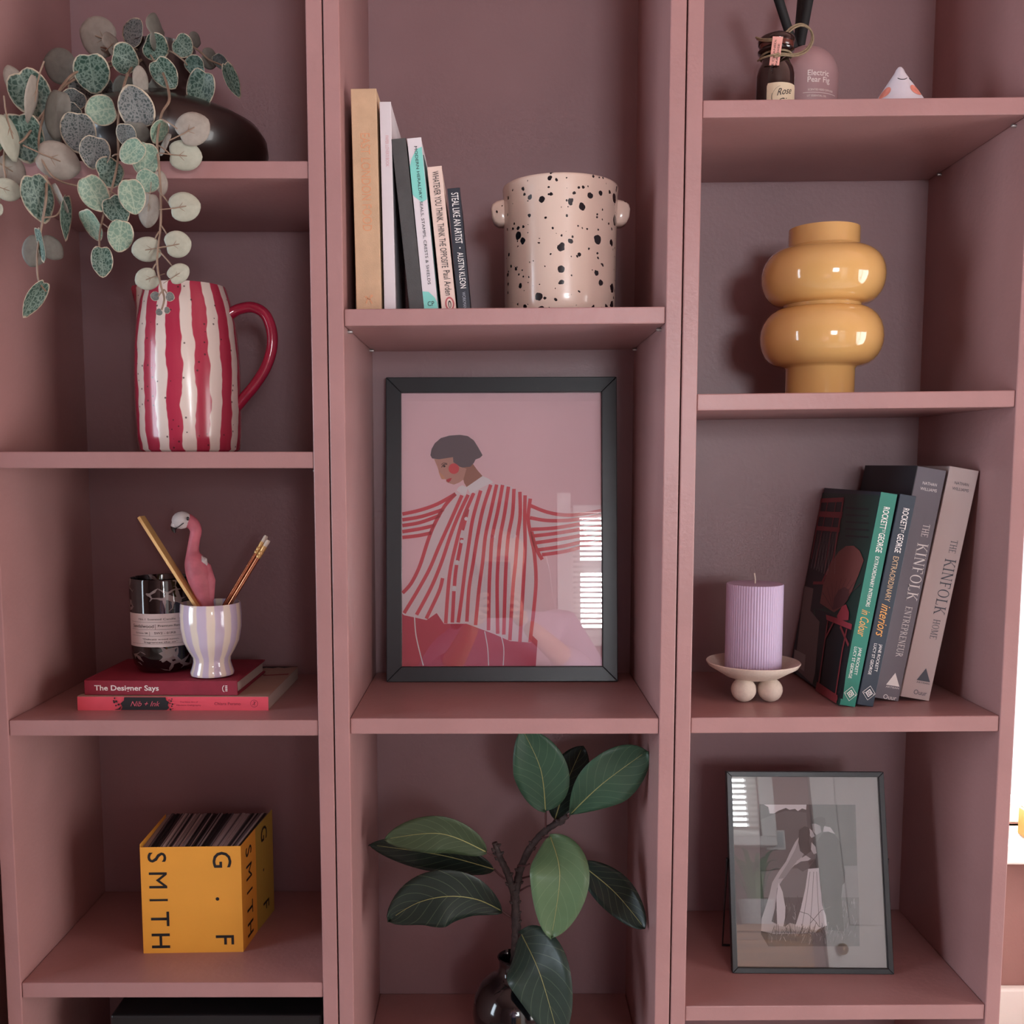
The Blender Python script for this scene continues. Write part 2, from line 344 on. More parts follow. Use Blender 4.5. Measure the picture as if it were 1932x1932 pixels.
# ================================================================== small glossy / paper materials
BLACKG = mat('black_gloss', '0B0C10', .12, coat=.6)
BLACKP = mat('black_frame_paint', '1A1F23', .38, var=.08, vscale=30)
INK = mat('black_ink', '17181B', .6)
WINK = mat('white_ink', 'EFECE8', .6)
PAPER = mat('page_paper', 'CFC6B8', .8)
GOLD = mat('brushed_gold', 'DDB274', .35, .45, var=.05, vscale=40)
COPPER = mat('copper_foil', 'C98A68', .22, .9)
def pages_mat(name, c1, c2, scale, axis):
    m = mat(name, c1, .8)
    nt = m.node_tree; b = nt.nodes['Principled BSDF']; tc = nt.nodes.new('ShaderNodeTexCoord'); sp = nt.nodes.new('ShaderNodeSeparateXYZ')
    nt.links.new(tc.outputs['Object'], sp.inputs[0]); cb = nt.nodes.new('ShaderNodeCombineXYZ')
    nt.links.new(math_node(nt, 'MULTIPLY', sp.outputs[axis], scale), cb.inputs[0])
    n = nt.nodes.new('ShaderNodeTexNoise'); n.inputs['Scale'].default_value = 1; n.inputs['Detail'].default_value = 5; nt.links.new(cb.outputs[0], n.inputs['Vector'])
    f = nt.nodes.new('ShaderNodeMapRange'); f.inputs[1].default_value = .38; f.inputs[2].default_value = .62; nt.links.new(n.outputs['Fac'], f.inputs[0])
    nt.links.new(mix_node(nt, f.outputs[0], c1, c2), b.inputs['Base Color'])
    return m
PAGESX = pages_mat('pages_across_x', 'D6CDBF', 'A79D90', 900, 0)
PAGESG = pages_mat('pages_sampled_papers', 'C9BFBC', '2A2628', 330, 0)

def book(name, label, X, Y, Z, roll, T, H, D, cover, pages=None, hard=True, group=None, lay=None, yaw=0, inset=.003, cat='book'):
    """upright book: spine faces -Y, local x across the spine, z up; lay=True turns it onto its back cover, spine to the front"""
    if lay: rot = (0, 0, yaw)
    else: rot = (0, roll, yaw)
    e = thing(name, label, cat, (X, Y, Z), rot, group)
    t = .0022 if hard else .0007; ins = inset if hard else .0005
    if lay:      # T is the stack height, H runs along x
        def bx(mb, a0, a1, d0, d1, h0, h1): return mb.box(h0, h1, d0, d1, a0, a1)
    else:
        def bx(mb, a0, a1, d0, d1, h0, h1): return mb.box(a0, a1, d0, d1, h0, h1)
    c = MB(); bx(c, 0, T, 0, t, 0, H); bx(c, 0, t, t, D, 0, H); bx(c, T-t, T, t, D, 0, H); c.build('cover', cover, e, bevel=.0006)
    p = MB(); bx(p, t, T-t, t, D-ins, ins, H-ins); p.build('pages', pages or PAGESX, e)
    return e
# ================================================================== left bookcase: shelf with the trailing plant
def leaf_mats():
    out = []
    for nm, dark, vein, lo, hi, sc in (('dark', '2E493F', '73887C', .0, .2, 4.4), ('pale', '708E7D', '9AAC97', .0, .15, 3.4), ('smoky', '3C4645', '787C7A', .04, .26, 6.2)):
        m = mat('leaf_top_'+nm, dark, .45, spec=.35); nt = m.node_tree; b = nt.nodes['Principled BSDF']
        tc = nt.nodes.new('ShaderNodeTexCoord'); oi = nt.nodes.new('ShaderNodeObjectInfo'); ad = nt.nodes.new('ShaderNodeVectorMath'); ad.operation = 'ADD'
        nt.links.new(tc.outputs['Object'], ad.inputs[0]); cb = nt.nodes.new('ShaderNodeCombineXYZ'); nt.links.new(math_node(nt, 'MULTIPLY', oi.outputs['Random'], 40), cb.inputs[2]); nt.links.new(cb.outputs[0], ad.inputs[1])
        vo = nt.nodes.new('ShaderNodeTexVoronoi'); vo.feature = 'DISTANCE_TO_EDGE'; vo.inputs['Scale'].default_value = sc; dn_ = nt.nodes.new('ShaderNodeTexNoise'); dn_.inputs['Scale'].default_value = 5; nt.links.new(ad.outputs[0], dn_.inputs['Vector']); dv_ = nt.nodes.new('ShaderNodeVectorMath'); dv_.operation = 'MULTIPLY_ADD'; nt.links.new(dn_.outputs['Color'], dv_.inputs[0]); dv_.inputs[1].default_value = (.28,)*3; nt.links.new(ad.outputs[0], dv_.inputs[2]); nt.links.new(dv_.outputs[0], vo.inputs['Vector'])
        f = nt.nodes.new('ShaderNodeMapRange'); f.inputs[1].default_value = lo; f.inputs[2].default_value = hi; nt.links.new(vo.outputs['Distance'], f.inputs[0])
        c = mix_node(nt, f.outputs[0], vein, dark)
        # midrib, then the cream margin (uv.x runs from the middle to the edge)
        sp = nt.nodes.new('ShaderNodeSeparateXYZ'); nt.links.new(tc.outputs['Object'], sp.inputs[0])
        mid = math_node(nt, 'LESS_THAN', math_node(nt, 'ABSOLUTE', sp.outputs[0]), .035); c = mix_node(nt, math_node(nt, 'MULTIPLY', mid, .8), c, vein)
        uv = nt.nodes.new('ShaderNodeUVMap'); su = nt.nodes.new('ShaderNodeSeparateXYZ'); nt.links.new(uv.outputs[0], su.inputs[0])
        nz = nt.nodes.new('ShaderNodeTexNoise'); nz.inputs['Scale'].default_value = 2.5; nt.links.new(ad.outputs[0], nz.inputs['Vector'])
        e = math_node(nt, 'ADD', su.outputs[0], math_node(nt, 'MULTIPLY', math_node(nt, 'SUBTRACT', nz.outputs['Fac'], .5), .22))
        g = nt.nodes.new('ShaderNodeMapRange'); g.inputs[1].default_value = .915; g.inputs[2].default_value = .97; nt.links.new(e, g.inputs[0])
        nt.links.new(mix_node(nt, g.outputs[0], c, 'BDB29C'), b.inputs['Base Color']); out.append(m)
    return out
LT_DARK, LT_PALE, LT_SMOKY = leaf_mats()
LU = mat('leaf_under', '958F85', .6, var=.08, vscale=3); LU_W = mat('leaf_under_bright', 'A4A797', .6, var=.06, vscale=3); LU_D = mat('leaf_under_dull', '6B6A62', .6, var=.1, vscale=3)
VINE = mat('vine_stem', '8A7563', .6, var=.15, vscale=80)
def leaf_mesh(nm, top, under, notch=.16, tip=.16, cup=.16):
    b = MB(); n = 26; rings = [0, .3, .6, .85, 1.0]; vs = []; fs = []; mi = []; uvs = []
    def out(a):   # a = 0 at the tip (+y), pi at the notch
        r = .94+tip*math.exp(-(a/.35)**2)-notch*math.exp(-((abs(a)-math.pi)/.35)**2)*1.6+.06*math.cos(2*a)
        return r
    for side in (0, 1):
        for k, q in enumerate(rings):
            for i in range(n):
                a = -math.pi+2*math.pi*i/n; r = out(a)*q
                x, y = r*math.sin(a), r*math.cos(a)
                z = cup*(r*r)-.10*math.exp(-(x/.12)**2)*q*.6+.03*math.sin(3*a)*q*q
                vs.append((x, y, z-(.03 if side else 0)*(1-.8*(q == 1)))); uvs.append((q, i/n))
        base = side*len(rings)*n
        for k in range(len(rings)-1):
            for i in range(n):
                j = (i+1) % n; f = (base+k*n+i, base+k*n+j, base+(k+1)*n+j, base+(k+1)*n+i)
                fs.append(f if side else f[::-1]); mi.append(side)
    k = (len(rings)-1)*n; B = len(rings)*n
    for i in range(n):
        j = (i+1) % n; fs.append((k+i, B+k+i, B+k+j, k+j)); mi.append(0)
    me = bpy.data.meshes.new(nm); me.from_pydata(vs, [], fs); me.materials.append(top); me.materials.append(under)
    me.polygons.foreach_set('material_index', mi); me.polygons.foreach_set('use_smooth', [True]*len(fs))
    ul = me.uv_layers.new(name='UVMap')
    for lp in me.loops: ul.data[lp.index].uv = uvs[lp.vertex_index]
    me.update(); return me
LM = {'T': leaf_mesh('leaf', LT_DARK, LU), 'G': leaf_mesh('leaf', LT_PALE, LU, .1, .1), 'D': leaf_mesh('leaf', LT_SMOKY, LU_D, .12, .12),
      'U': leaf_mesh('leaf', LT_DARK, LU, .12, .08), 'W': leaf_mesh('leaf', LT_PALE, LU_W, .14, .06), 'N': leaf_mesh('leaf', LT_DARK, LU_D, .1, .1)}
pet = MB(); pet.tube([(0, .15, -.045), (0, -.2, -.06), (0, -.6, -.06), (.03, -1.05, -.1), (.05, -1.5, -.2)], [.03, .035, .035, .035, .035], 6)
pet.tube([(0, -.3, -.055), (-.3, .0, .0)], .016, 5); pet.tube([(0, -.3, -.055), (.3, .05, .0)], .016, 5)
plant = thing('trailing_plant', 'variegated trailing heart-leaf plant in a squat black pot, hanging over its shelf', 'plant', (at(312, 250, .131).x, .131, L1))
PO = Vector(plant.location)
def child_at(o, parent): o.parent = parent; return o
POTM = mat('pot_dark_bronze', '2A1D1A', .3, coat=.3, var=.15, vscale=12)
MB().lathe([(0, 0), (.085, 0), (.105, .01), (.119, .03), (.124, .05), (.1225, .064), (.114, .077), (.098, .086), (.074, .097), (.054, .107), (.043, .117), (.038, .132), (.0375, .165), (.039, .17), (.035, .17), (.033, .157), (0, .155)], 56).build('pot', POTM, plant, smooth=True)
MB().lathe([(0, .1565), (.02, .158), (.0328, .1575), (.0328, .154), (0, .154)], 24).build('soil', mat('potting_soil', '2A211C', .95, bump=.8, bscale=200), plant)
PET_ME = None
# zoom x, y of the leaf centre, half width, half length, tip angle (0 right, 90 down), face, depth, turn about its length, pitch
LV = [(560, 210, 118, 95, 200, 'U', .12, 0, 20), (340, 375, 105, 80, 200, 'N', .09, 0, 25), (165, 520, 122, 128, 60, 'T', .0, 10, 5), (92, 470, 60, 85, 250, 'U', .03, 20, 10),
      (195, 555, 120, 130, 100, 'U', -.04, 74, 0), (135, 765, 118, 130, 80, 'T', -.02, 5, 8), (62, 770, 120, 130, 75, 'W', -.05, 62, 0), (322, 640, 75, 130, 100, 'N', .04, 25, 0),
      (325, 912, 112, 118, 20, 'U', -.03, 8, 5), (447, 742, 106, 106, 90, 'D', .0, 5, 10), (520, 400, 108, 100, 80, 'T', .04, 5, 15), (490, 520, 105, 80, 120, 'D', .09, 10, 25),
      (700, 330, 90, 70, 20, 'T', .05, 5, 25), (878, 262, 84, 64, 30, 'T', .06, 10, 25), (1035, 258, 70, 54, 40, 'T', .07, 10, 20), (770, 192, 90, 50, 200, 'D', .1, 10, 50),
      (905, 187, 110, 70, 0, 'N', .07, 0, 76), (932, 408, 78, 84, 55, 'T', .05, 5, 5), (1120, 375, 64, 52, 180, 'T', .08, 10, 35), (1150, 500, 85, 106, 110, 'T', .06, 30, 5),
      (1310, 445, 60, 95, 65, 'T', .09, 45, 5), (582, 628, 90, 82, 170, 'G', .01, 5, 8), (780, 622, 108, 112, 250, 'D', .01, 5, 5), (803, 460, 48, 72, 270, 'U', .04, 20, 10),
      (705, 500, 60, 70, 100, 'N', .07, 20, 20), (905, 505, 70, 60, 40, 'N', .07, 10, 20), (1095, 733, 96, 96, 330, 'U', .0, 8, 5), (1050, 887, 90, 92, 5, 'W', -.02, 5, 5),
      (903, 742, 70, 68, 120, 'G', -.02, 45, 0), (770, 760, 86, 60, 90, 'N', .04, 0, 30), (540, 858, 92, 88, 100, 'D', -.03, 5, 8), (760, 862, 68, 78, 140, 'G', -.045, 20, 5),
      (828, 902, 84, 94, 95, 'G', -.03, 5, 5), (615, 982, 94, 70, 350, 'T', -.02, 0, 25), (532, 1095, 88, 100, 60, 'G', -.045, 8, 5), (660, 1185, 80, 78, 60, 'T', -.035, 5, 10),
      (750, 1110, 82, 94, 80, 'G', -.05, 5, 5), (845, 1028, 72, 62, 120, 'G', -.03, 5, 10), (922, 1035, 40, 66, 80, 'U', -.02, 40, 0), (845, 1190, 64, 96, 100, 'U', -.03, 15, 5),
      (1047, 1177, 88, 88, 350, 'W', -.035, 5, 5), (525, 1270, 75, 90, 65, 'G', -.03, 48, 5), (686, 1335, 78, 88, 100, 'G', -.04, 5, 5), (582, 1478, 66, 84, 90, 'T', -.04, 5, 5),
      (840, 1422, 76, 82, 170, 'W', -.035, 8, 5), (1010, 1392, 82, 74, 350, 'W', -.035, 5, 5), (840, 1590, 68, 66, 160, 'W', -.035, 5, 5), (1016, 1560, 58, 66, 330, 'W', -.035, 10, 10),
      (60, 970, 92, 80, 30, 'U', -.03, 10, 10), (42, 1082, 68, 70, 20, 'W', -.05, 8, 5), (208, 1112, 94, 130, 75, 'T', -.04, 18, 5), (330, 1125, 60, 85, 65, 'U', -.035, 70, 0),
      (365, 1220, 70, 125, 95, 'T', -.03, 62, 0), (200, 1425, 76, 88, 110, 'N', -.03, 5, 5), (290, 1410, 66, 72, 40, 'N', -.025, 8, 10), (238, 1380, 60, 95, 80, 'T', -.045, 70, 0),
      (198, 1685, 72, 120, 125, 'T', -.04, 45, 0), (-8, 1190, 25, 34, 90, 'W', -.05, 20, 0), (-30, 760, 60, 90, 90, 'G', -.03, 40, 0), (935, 812, 50, 68, 115, 'U', -.02, 68, 0), (1195, 335, 60, 46, 20, 'N', .11, 10, 40),
      (1255, 345, 40, 46, 60, 'D', .11, 30, 20), (1110, 228, 46, 34, 20, 'N', .12, 10, 40), (640, 250, 70, 40, 330, 'U', .1, 10, 50), (420, 560, 70, 60, 120, 'D', .08, 20, 20),
      (280, 760, 70, 80, 90, 'N', .02, 20, 10), (600, 480, 80, 50, 160, 'D', .09, 10, 35), (720, 760, 60, 60, 90, 'D', .04, 10, 20), (395, 640, 60, 70, 140, 'D', .06, 25, 10),
      (885, 1688, 30, 24, 190, 'D', -.035, 10, 10), (966, 1690, 30, 24, 20, 'D', -.035, 10, 10), (908, 1778, 22, 18, 150, 'D', -.035, 20, 10), (950, 1768, 22, 16, 10, 'D', -.035, 20, 10)]
def px0(zx, zy): return zx/3.019, zy/3.019
PET_MESH = pet.build('petiole', VINE, smooth=True); PET_ME = PET_MESH.data; bpy.data.objects.remove(PET_MESH)
for k, (zx, zy, hw, hl, ang, face, Y, tw, tp) in enumerate(LV):
    if 280 < zx < 1500 and 545 < zy < 910 and Y > -.02: Y = -.02-.004*(k % 4)
    x, y = px0(zx, zy); c = at(x, y, Y); sc = (c.y-CAM.y)/FPX/3.019
    a = R_(ang); yd = Vector((math.cos(a), 0, -math.sin(a))); nv_ = (CAM-c).normalized(); yd = (yd-nv_*yd.dot(nv_)).normalized(); zd = -nv_ if face in 'UWN' else nv_; xd = yd.cross(zd)
    B = Matrix((xd, yd, zd)).transposed()
    sgn = 1 if k % 2 else -1
    Mr = B @ Matrix.Rotation(R_(tw)*sgn, 3, 'Y') @ Matrix.Rotation(R_(tp)*(1 if face in 'UWN' else -1), 3, 'X')
    cw = max(.35, math.cos(R_(tw))) ; cl = max(.4, math.cos(R_(tp)))
    w_ = hw*sc/(1 if tw > 40 else cw); l_ = hl*sc/cl; d_ = (w_+l_)/2
    o = bpy.data.objects.new('leaf', LM[face]); COL.objects.link(o); o.parent = plant
    o.matrix_basis = Matrix.Translation(c-PO) @ Mr.to_4x4() @ Matrix.Diagonal((w_, l_, d_, 1))
    if face in 'UW' and hw > 50:
        q = bpy.data.objects.new('petiole', PET_ME); COL.objects.link(q); q.parent = o
def vine(pts, r0=.0016, r1=.001):
    P = spl([at(*px0(a, b_), Y)-PO for a, b_, Y in pts], 6); n = len(P)
    MB().tube(P, [r0+(r1-r0)*i/n for i in range(n)], 6).build('stem', VINE, plant, smooth=True)
vine([(880, 330, .12), (930, 420, .05), (965, 560, -.01), (920, 650, -.022), (895, 800, -.025), (905, 950, -.03), (915, 1100, -.032), (915, 1280, -.034), (895, 1480, -.035), (915, 1620, -.035), (935, 1700, -.035), (920, 1765, -.035)])
vine([(840, 320, .12), (740, 400, .05), (690, 560, -.012), (672, 720, -.022), (672, 900, -.02), (640, 1060, -.03), (590, 1220, -.035), (568, 1330, -.035), (566, 1410, -.035)])
vine([(830, 320, .12), (600, 360, .06), (420, 420, .03), (310, 560, -.012), (240, 690, -.02), (222, 850, -.035), (275, 975, -.035), (340, 1030, -.035), (450, 1060, -.035), (520, 1060, -.03)])
vine([(830, 320, .12), (560, 400, .06), (380, 480, .03), (250, 640, .0), (130, 800, -.03), (40, 830, -.04), (20, 930, -.045), (30, 1030, -.045), (-8, 1160, -.045)])
vine([(265, 1000, -.035), (262, 1130, -.04), (245, 1240, -.04), (230, 1330, -.04), (212, 1450, -.04), (218, 1590, -.04), (262, 1660, -.04)])
vine([(245, 1240, -.04), (320, 1228, -.038), (350, 1180, -.034)], .001, .0008)
vine([(850, 320, .12), (850, 305, .07), (880, 350, .055), (890, 380, .05)], .001)
vine([(870, 320, .12), (960, 290, .07), (1040, 340, .065), (1065, 370, .07)], .001)
vine([(870, 310, .12), (1010, 230, .1), (1120, 280, .1), (1190, 340, .1), (1260, 370, .09), (1290, 400, .09)], .0012)
vine([(840, 310, .12), (740, 270, .09), (640, 280, .1), (575, 270, .115)], .0012)
for a in (((925, 680), (1010, 735)), ((905, 830), (975, 885)), ((910, 1095), (970, 1170)), ((915, 1280), (970, 1370)), ((905, 1430), (1000, 1540)), ((905, 1320), (880, 1370)), ((890, 1500), (868, 1540)), ((670, 880), (640, 890)), ((600, 1080), (660, 1110)), ((580, 1270), (640, 1320)), ((935, 1650), (900, 1690)), ((935, 1650), (960, 1690))):
    vine([(*a[0], -.034), ((a[0][0]+a[1][0])/2, (a[0][1]+a[1][1])/2-4, -.036), (*a[1], -.034)], .0009, .0008)

# ---------------------------------------------------------------- striped jug
def jug():
    c = at(355, 700, .115); e = thing('striped_jug', 'raspberry and white striped ceramic jug with looped handle and speckled glaze', 'jug', (c.x, .115, L2)); e.rotation_euler = (0, 0, 0)
    m = mat('jug_stripes', 'C02448', .2, coat=.2); nt = m.node_tree; b = nt.nodes['Principled BSDF']; tc = nt.nodes.new('ShaderNodeTexCoord'); sp = nt.nodes.new('ShaderNodeSeparateXYZ'); nt.links.new(tc.outputs['Object'], sp.inputs[0])
    ang = math_node(nt, 'ARCTAN2', sp.outputs[0], math_node(nt, 'MULTIPLY', sp.outputs[1], -1))
    nz = nt.nodes.new('ShaderNodeTexNoise'); nz.inputs['Scale'].default_value = 28; nt.links.new(tc.outputs['Object'], nz.inputs['Vector'])
    wob = math_node(nt, 'MULTIPLY', math_node(nt, 'SUBTRACT', nz.outputs['Fac'], .5), .22)
    # stripes about 22 degrees of red then 15 of white, eight pairs
    ph = math_node(nt, 'FRACT', math_node(nt, 'ADD', math_node(nt, 'MULTIPLY', math_node(nt, 'ADD', ang, wob), 12/(2*math.pi)), .232+6))
    st = nt.nodes.new('ShaderNodeMapRange'); st.inputs[1].default_value = .555; st.inputs[2].default_value = .585; nt.links.new(ph, st.inputs[0])
    n2 = nt.nodes.new('ShaderNodeTexNoise'); n2.inputs['Scale'].default_value = 30; n2.inputs['Detail'].default_value = 5
    mp = nt.nodes.new('ShaderNodeMapping'); mp.inputs['Scale'].default_value = (3, 3, .5); nt.links.new(tc.outputs['Object'], mp.inputs[0]); nt.links.new(mp.outputs[0], n2.inputs['Vector'])
    red = mix_node(nt, n2.outputs['Fac'], 'A82343', 'BE465C')
    edge0 = nt.nodes.new('ShaderNodeMapRange'); edge0.inputs[1].default_value = .0; edge0.inputs[2].default_value = .03; nt.links.new(ph, edge0.inputs[0])
    isw = math_node(nt, 'MAXIMUM', st.outputs[0], math_node(nt, 'SUBTRACT', 1, edge0.outputs[0]))
    col = mix_node(nt, isw, red, 'E6DAD0')
    vo = nt.nodes.new('ShaderNodeTexVoronoi'); vo.inputs['Scale'].default_value = 130; nt.links.new(tc.outputs['Object'], vo.inputs['Vector'])
    rnd = nt.nodes.new('ShaderNodeSeparateXYZ'); nt.links.new(vo.outputs['Color'], rnd.inputs[0])
    spk = math_node(nt, 'MULTIPLY', math_node(nt, 'LESS_THAN', vo.outputs['Distance'], .16), math_node(nt, 'GREATER_THAN', rnd.outputs[0], .62))
    nt.links.new(mix_node(nt, math_node(nt, 'MULTIPLY', spk, .8), col, '3A2528'), b.inputs['Base Color'])
    prof = [(0, .0005), (.056, .0005), (.0605, .004), (.0625, .02), (.0635, .06), (.0635, .10), (.062, .13), (.059, .16), (.054, .185), (.0495, .2), (.048, .2035), (.046, .2035), (.0455, .198), (.052, .17), (.056, .12), (.056, .02), (0, .012)]
    body = MB().lathe(prof, 72)
    # pull the rim out into a small lip on the left
    vs = []
    for x, y, z in body.v:
        if z > .165 and x < 0:
            k = max(0, 1-abs(y)/.02)*min(1, (z-.165)/.035); x -= .018*k; z += .002*k
        vs.append((x, y, z))
    body.v = vs; body.build('body', m, e, smooth=True)
    RED = mat('jug_handle_glaze', 'A22040', .14, coat=.5, var=.12, vscale=40)
    o = Vector(e.location)
    hp = spl([at(x, y, .115)-o for x, y in ((421, 606), (436, 592), (452, 583), (478, 580), (500, 593), (512, 622), (513, 655), (503, 690), (484, 722), (462, 749), (446, 768), (436, 778))], 5)
    n = len(hp); MB().tube(hp, [(.0085+.004*max(0, 1-i/8)-.0012*(i/n), .0068) for i in range(n)], 14, ref=(0, 1, 0)).build('handle', RED, e, smooth=True)
jug()
# ---------------------------------------------------------------- pair of books lying flat
CRIM = mat('crimson_cloth', '8E2439', .65, var=.06, vscale=60, bump=.2, bscale=900)
PINKC = mat('coral_card', 'E8596A', .5, var=.04, vscale=30); TANC = mat('tan_card', 'A68C7C', .55, var=.06, vscale=20)
b1 = book('book', 'coral pink paperback with black ink blot on its spine, under the crimson book', -.5201, .0492, L3, 0, .0172, .2327, .178, TANC, hard=False, lay=True, yaw=-.006, group='books lying flat under the striped cup')
sp_ = MB().box(-.0001, .2328, -.0006, .0002, 0, .0168).build('spine', PINKC, b1)
bl = MB()
random.seed(3)
bl.poly([(.053, .0005), (.055, .004), (.053, .009), (.057, .0125), (.0575, .0165), (.108, .0165), (.1085, .013), (.112, .0105), (.1105, .0065), (.112, .0035), (.109, .0005)], 6)
for k in range(16):
    u = (.044+.008*random.random()) if k % 2 else (.112+.005*random.random()); bl.disc(u, .001+.0145*random.random(), .0004+.001*random.random(), 6, n=10)
bl.poly([(.045, .001), (.05, .0025), (.054, .006), (.052, .001)], 6)
for v_ in bl.v: pass
bl.v = [(x, y-.0007, z) for x, y, z in bl.v]; bl.build('ink_blot', mat('blot_black', '232427', .6), b1)
text('Nib + Ink', .0062, mat('blot_pink', 'D9677A', .6), b1, (.083, -.0016, .0085), fit=.036, shear=.4)
text('The New Art of', .0018, INK_P := mat('dark_pink_ink', '9A3347', .6), b1, (.136, -.0007, .0105), fit=.022)
text('Modern Calligraphy', .0018, INK_P, b1, (.136, -.0007, .0066), fit=.030)
text('Chiara Perano', .0034, INK_P, b1, (.183, -.0007, .0085), fit=.032)
lg = MB(); lg.disc(.2155, .0086, .0046, 6); lg.disc(.2155, .0086, .0041, 7, 1); lg.strip([(.2135, .0065), (.2165, .0095), (.215, .0115)], .0009, 8); lg.strip([(.2165, .0062), (.2155, .009), (.2175, .011)], .0008, 8)
lg.build('publisher_mark', [INK_P, PINKC], b1)
# print on its tan cover: black splash in the far corner and a red sweep
cv = MB()
def top(p, z=.01735): return [(u, v, z) for u, v in p]
cv.add(top([(.165, .178), (.168, .168), (.176, .172), (.184, .163), (.19, .170), (.2, .166), (.206, .172), (.216, .168), (.226, .176), (.2325, .177), (.2325, .178)]), [tuple(range(11))], 0)
cv.add(top([(.178, .11), (.19, .125), (.2, .128), (.2, .125), (.19, .121), (.181, .107)], .0174), [tuple(range(6))], 1)
cv.add(top([(.197, .121), (.23, .131), (.23, .124), (.199, .117)], .0174), [(0, 1, 2, 3)], 1)
cv.build('cover_print', [INK, CRIM], b1)
b2 = book('book', 'crimson cloth hardback lettered in white, lying on the coral paperback', -.5145, .0565, L3+.0174, 0, .0178, .1885, .135, CRIM, PAGESX, True, lay=True, yaw=-.0215, group='books lying flat under the striped cup')
text('The Designer Says', .0062, WINK, b2, (.0125, 0, .0088), fit=.0795, align='L', bold=.018)
bm_ = MB()
bm_.strip([(.1725, .0125), (.1708, .0105), (.1704, .0085), (.171, .006), (.1725, .0044)], .0008, 3)
for z in (.0118, .0098, .0078, .0058): bm_.strip([(.1738, z), (.1765, z)], .0011, 3)
bm_.build('publisher_mark', WINK, b2)
# ---------------------------------------------------------------- black tortoiseshell candle jar
ZB = L3+.0174+.0178
cj = thing('candle_jar', 'black and clear mottled glass candle jar with a white paper label', 'candle', (-.4385, .128, ZB))
tm = mat('tortoiseshell_glass', '07080B', .07, coat=.8); nt = tm.node_tree; b_ = nt.nodes['Principled BSDF']; tc = nt.nodes.new('ShaderNodeTexCoord')
mp = nt.nodes.new('ShaderNodeMapping'); mp.inputs['Scale'].default_value = (1, 1, 1.35); nt.links.new(tc.outputs['Object'], mp.inputs[0])
nz = nt.nodes.new('ShaderNodeTexNoise'); nz.inputs['Scale'].default_value = 40; nt.links.new(mp.outputs[0], nz.inputs['Vector'])
dm = nt.nodes.new('ShaderNodeVectorMath'); dm.operation = 'MULTIPLY_ADD'; nt.links.new(nz.outputs['Color'], dm.inputs[0]); dm.inputs[1].default_value = (.012,)*3; nt.links.new(mp.outputs[0], dm.inputs[2])
vo = nt.nodes.new('ShaderNodeTexVoronoi'); vo.feature = 'DISTANCE_TO_EDGE'; vo.inputs['Scale'].default_value = 58; nt.links.new(dm.outputs[0], vo.inputs['Vector'])
n2 = nt.nodes.new('ShaderNodeTexNoise'); n2.inputs['Scale'].default_value = 34; n2.inputs['Detail'].default_value = 1; nt.links.new(tc.outputs['Object'], n2.inputs['Vector'])
th = nt.nodes.new('ShaderNodeMapRange'); th.inputs[1].default_value = .5; th.inputs[2].default_value = .68; th.inputs[3].default_value = -.02; th.inputs[4].default_value = .15; nt.links.new(n2.outputs['Fac'], th.inputs[0])
lt = math_node(nt, 'LESS_THAN', vo.outputs['Distance'], th.outputs[0])
nt.links.new(mix_node(nt, lt, '06070A', '857D7B'), b_.inputs['Base Color'])
MB().lathe([(0, .0), (.026, 0), (.034, .003), (.0385, .011), (.0405, .024), (.0412, .06), (.0412, .118), (.0408, .1195), (.0392, .1195), (.0388, .118), (.0388, .09), (0, .09)], 64).build('jar', tm, cj, smooth=True)
MB().lathe([(0, .0905), (.0386, .0905), (.0386, .093), (.037, .0925), (0, .0925)], 40).build('wax', mat('cream_wax', 'D9CFC0', .5), cj, smooth=True)
LBL = mat('label_paper', 'DAD2CF', .7, var=.02)
lab = MB(); rr = .04155
def cyl(a, z, r=rr): return (r*math.sin(a), -r*math.cos(a), z)
A0, A1, Z0, Z1 = R_(-62), R_(88), .0355, .0775; N = 30
lab.add([cyl(A0+(A1-A0)*i/N, z) for z in (Z0, Z1) for i in range(N+1)], [(i, i+1, N+2+i, N+1+i) for i in range(N)]); lab.build('label', LBL, cj, smooth=True)
ln = MB()
for z in (.0395, .0495, .0575, .0668):
    ln.add([cyl(R_(-52)+R_(125)*i/N, zz, rr+.0002) for zz in (z, z+.0003) for i in range(N+1)], [(i, i+1, N+2+i, N+1+i) for i in range(N)])
ln.build('ruled_lines', mat('label_grey', '6E6668', .7), cj)
def wrap(a0, z, r=rr+.00025): return lambda x, y: Vector(cyl(R_(a0)+x/rr, z+y, r))
for s, a0, z, h, f in (('No.1 Scented Candle', 0, .0708, .0022, .047), ('Sandalwood', -26, .0620, .0038, .031), ('|', -2, .062, .005, .0003), ('Premium Range', 24, .0625, .0025, .031), ('Grosso 58', -28, .0533, .0018, .018), ('|', -12, .0533, .004, .0003), ('SW2 - 01RB', 14, .0533, .0026, .026), ('"Delicate wood notes,', 6, .0455, .0021, .046), ('fragrances the air"', 6, .0418, .0021, .042)):
    text(s, h, INK, cj, (0, 0, 0), fit=f, bend=wrap(a0, z))
cj.rotation_euler = (0, 0, R_(6))
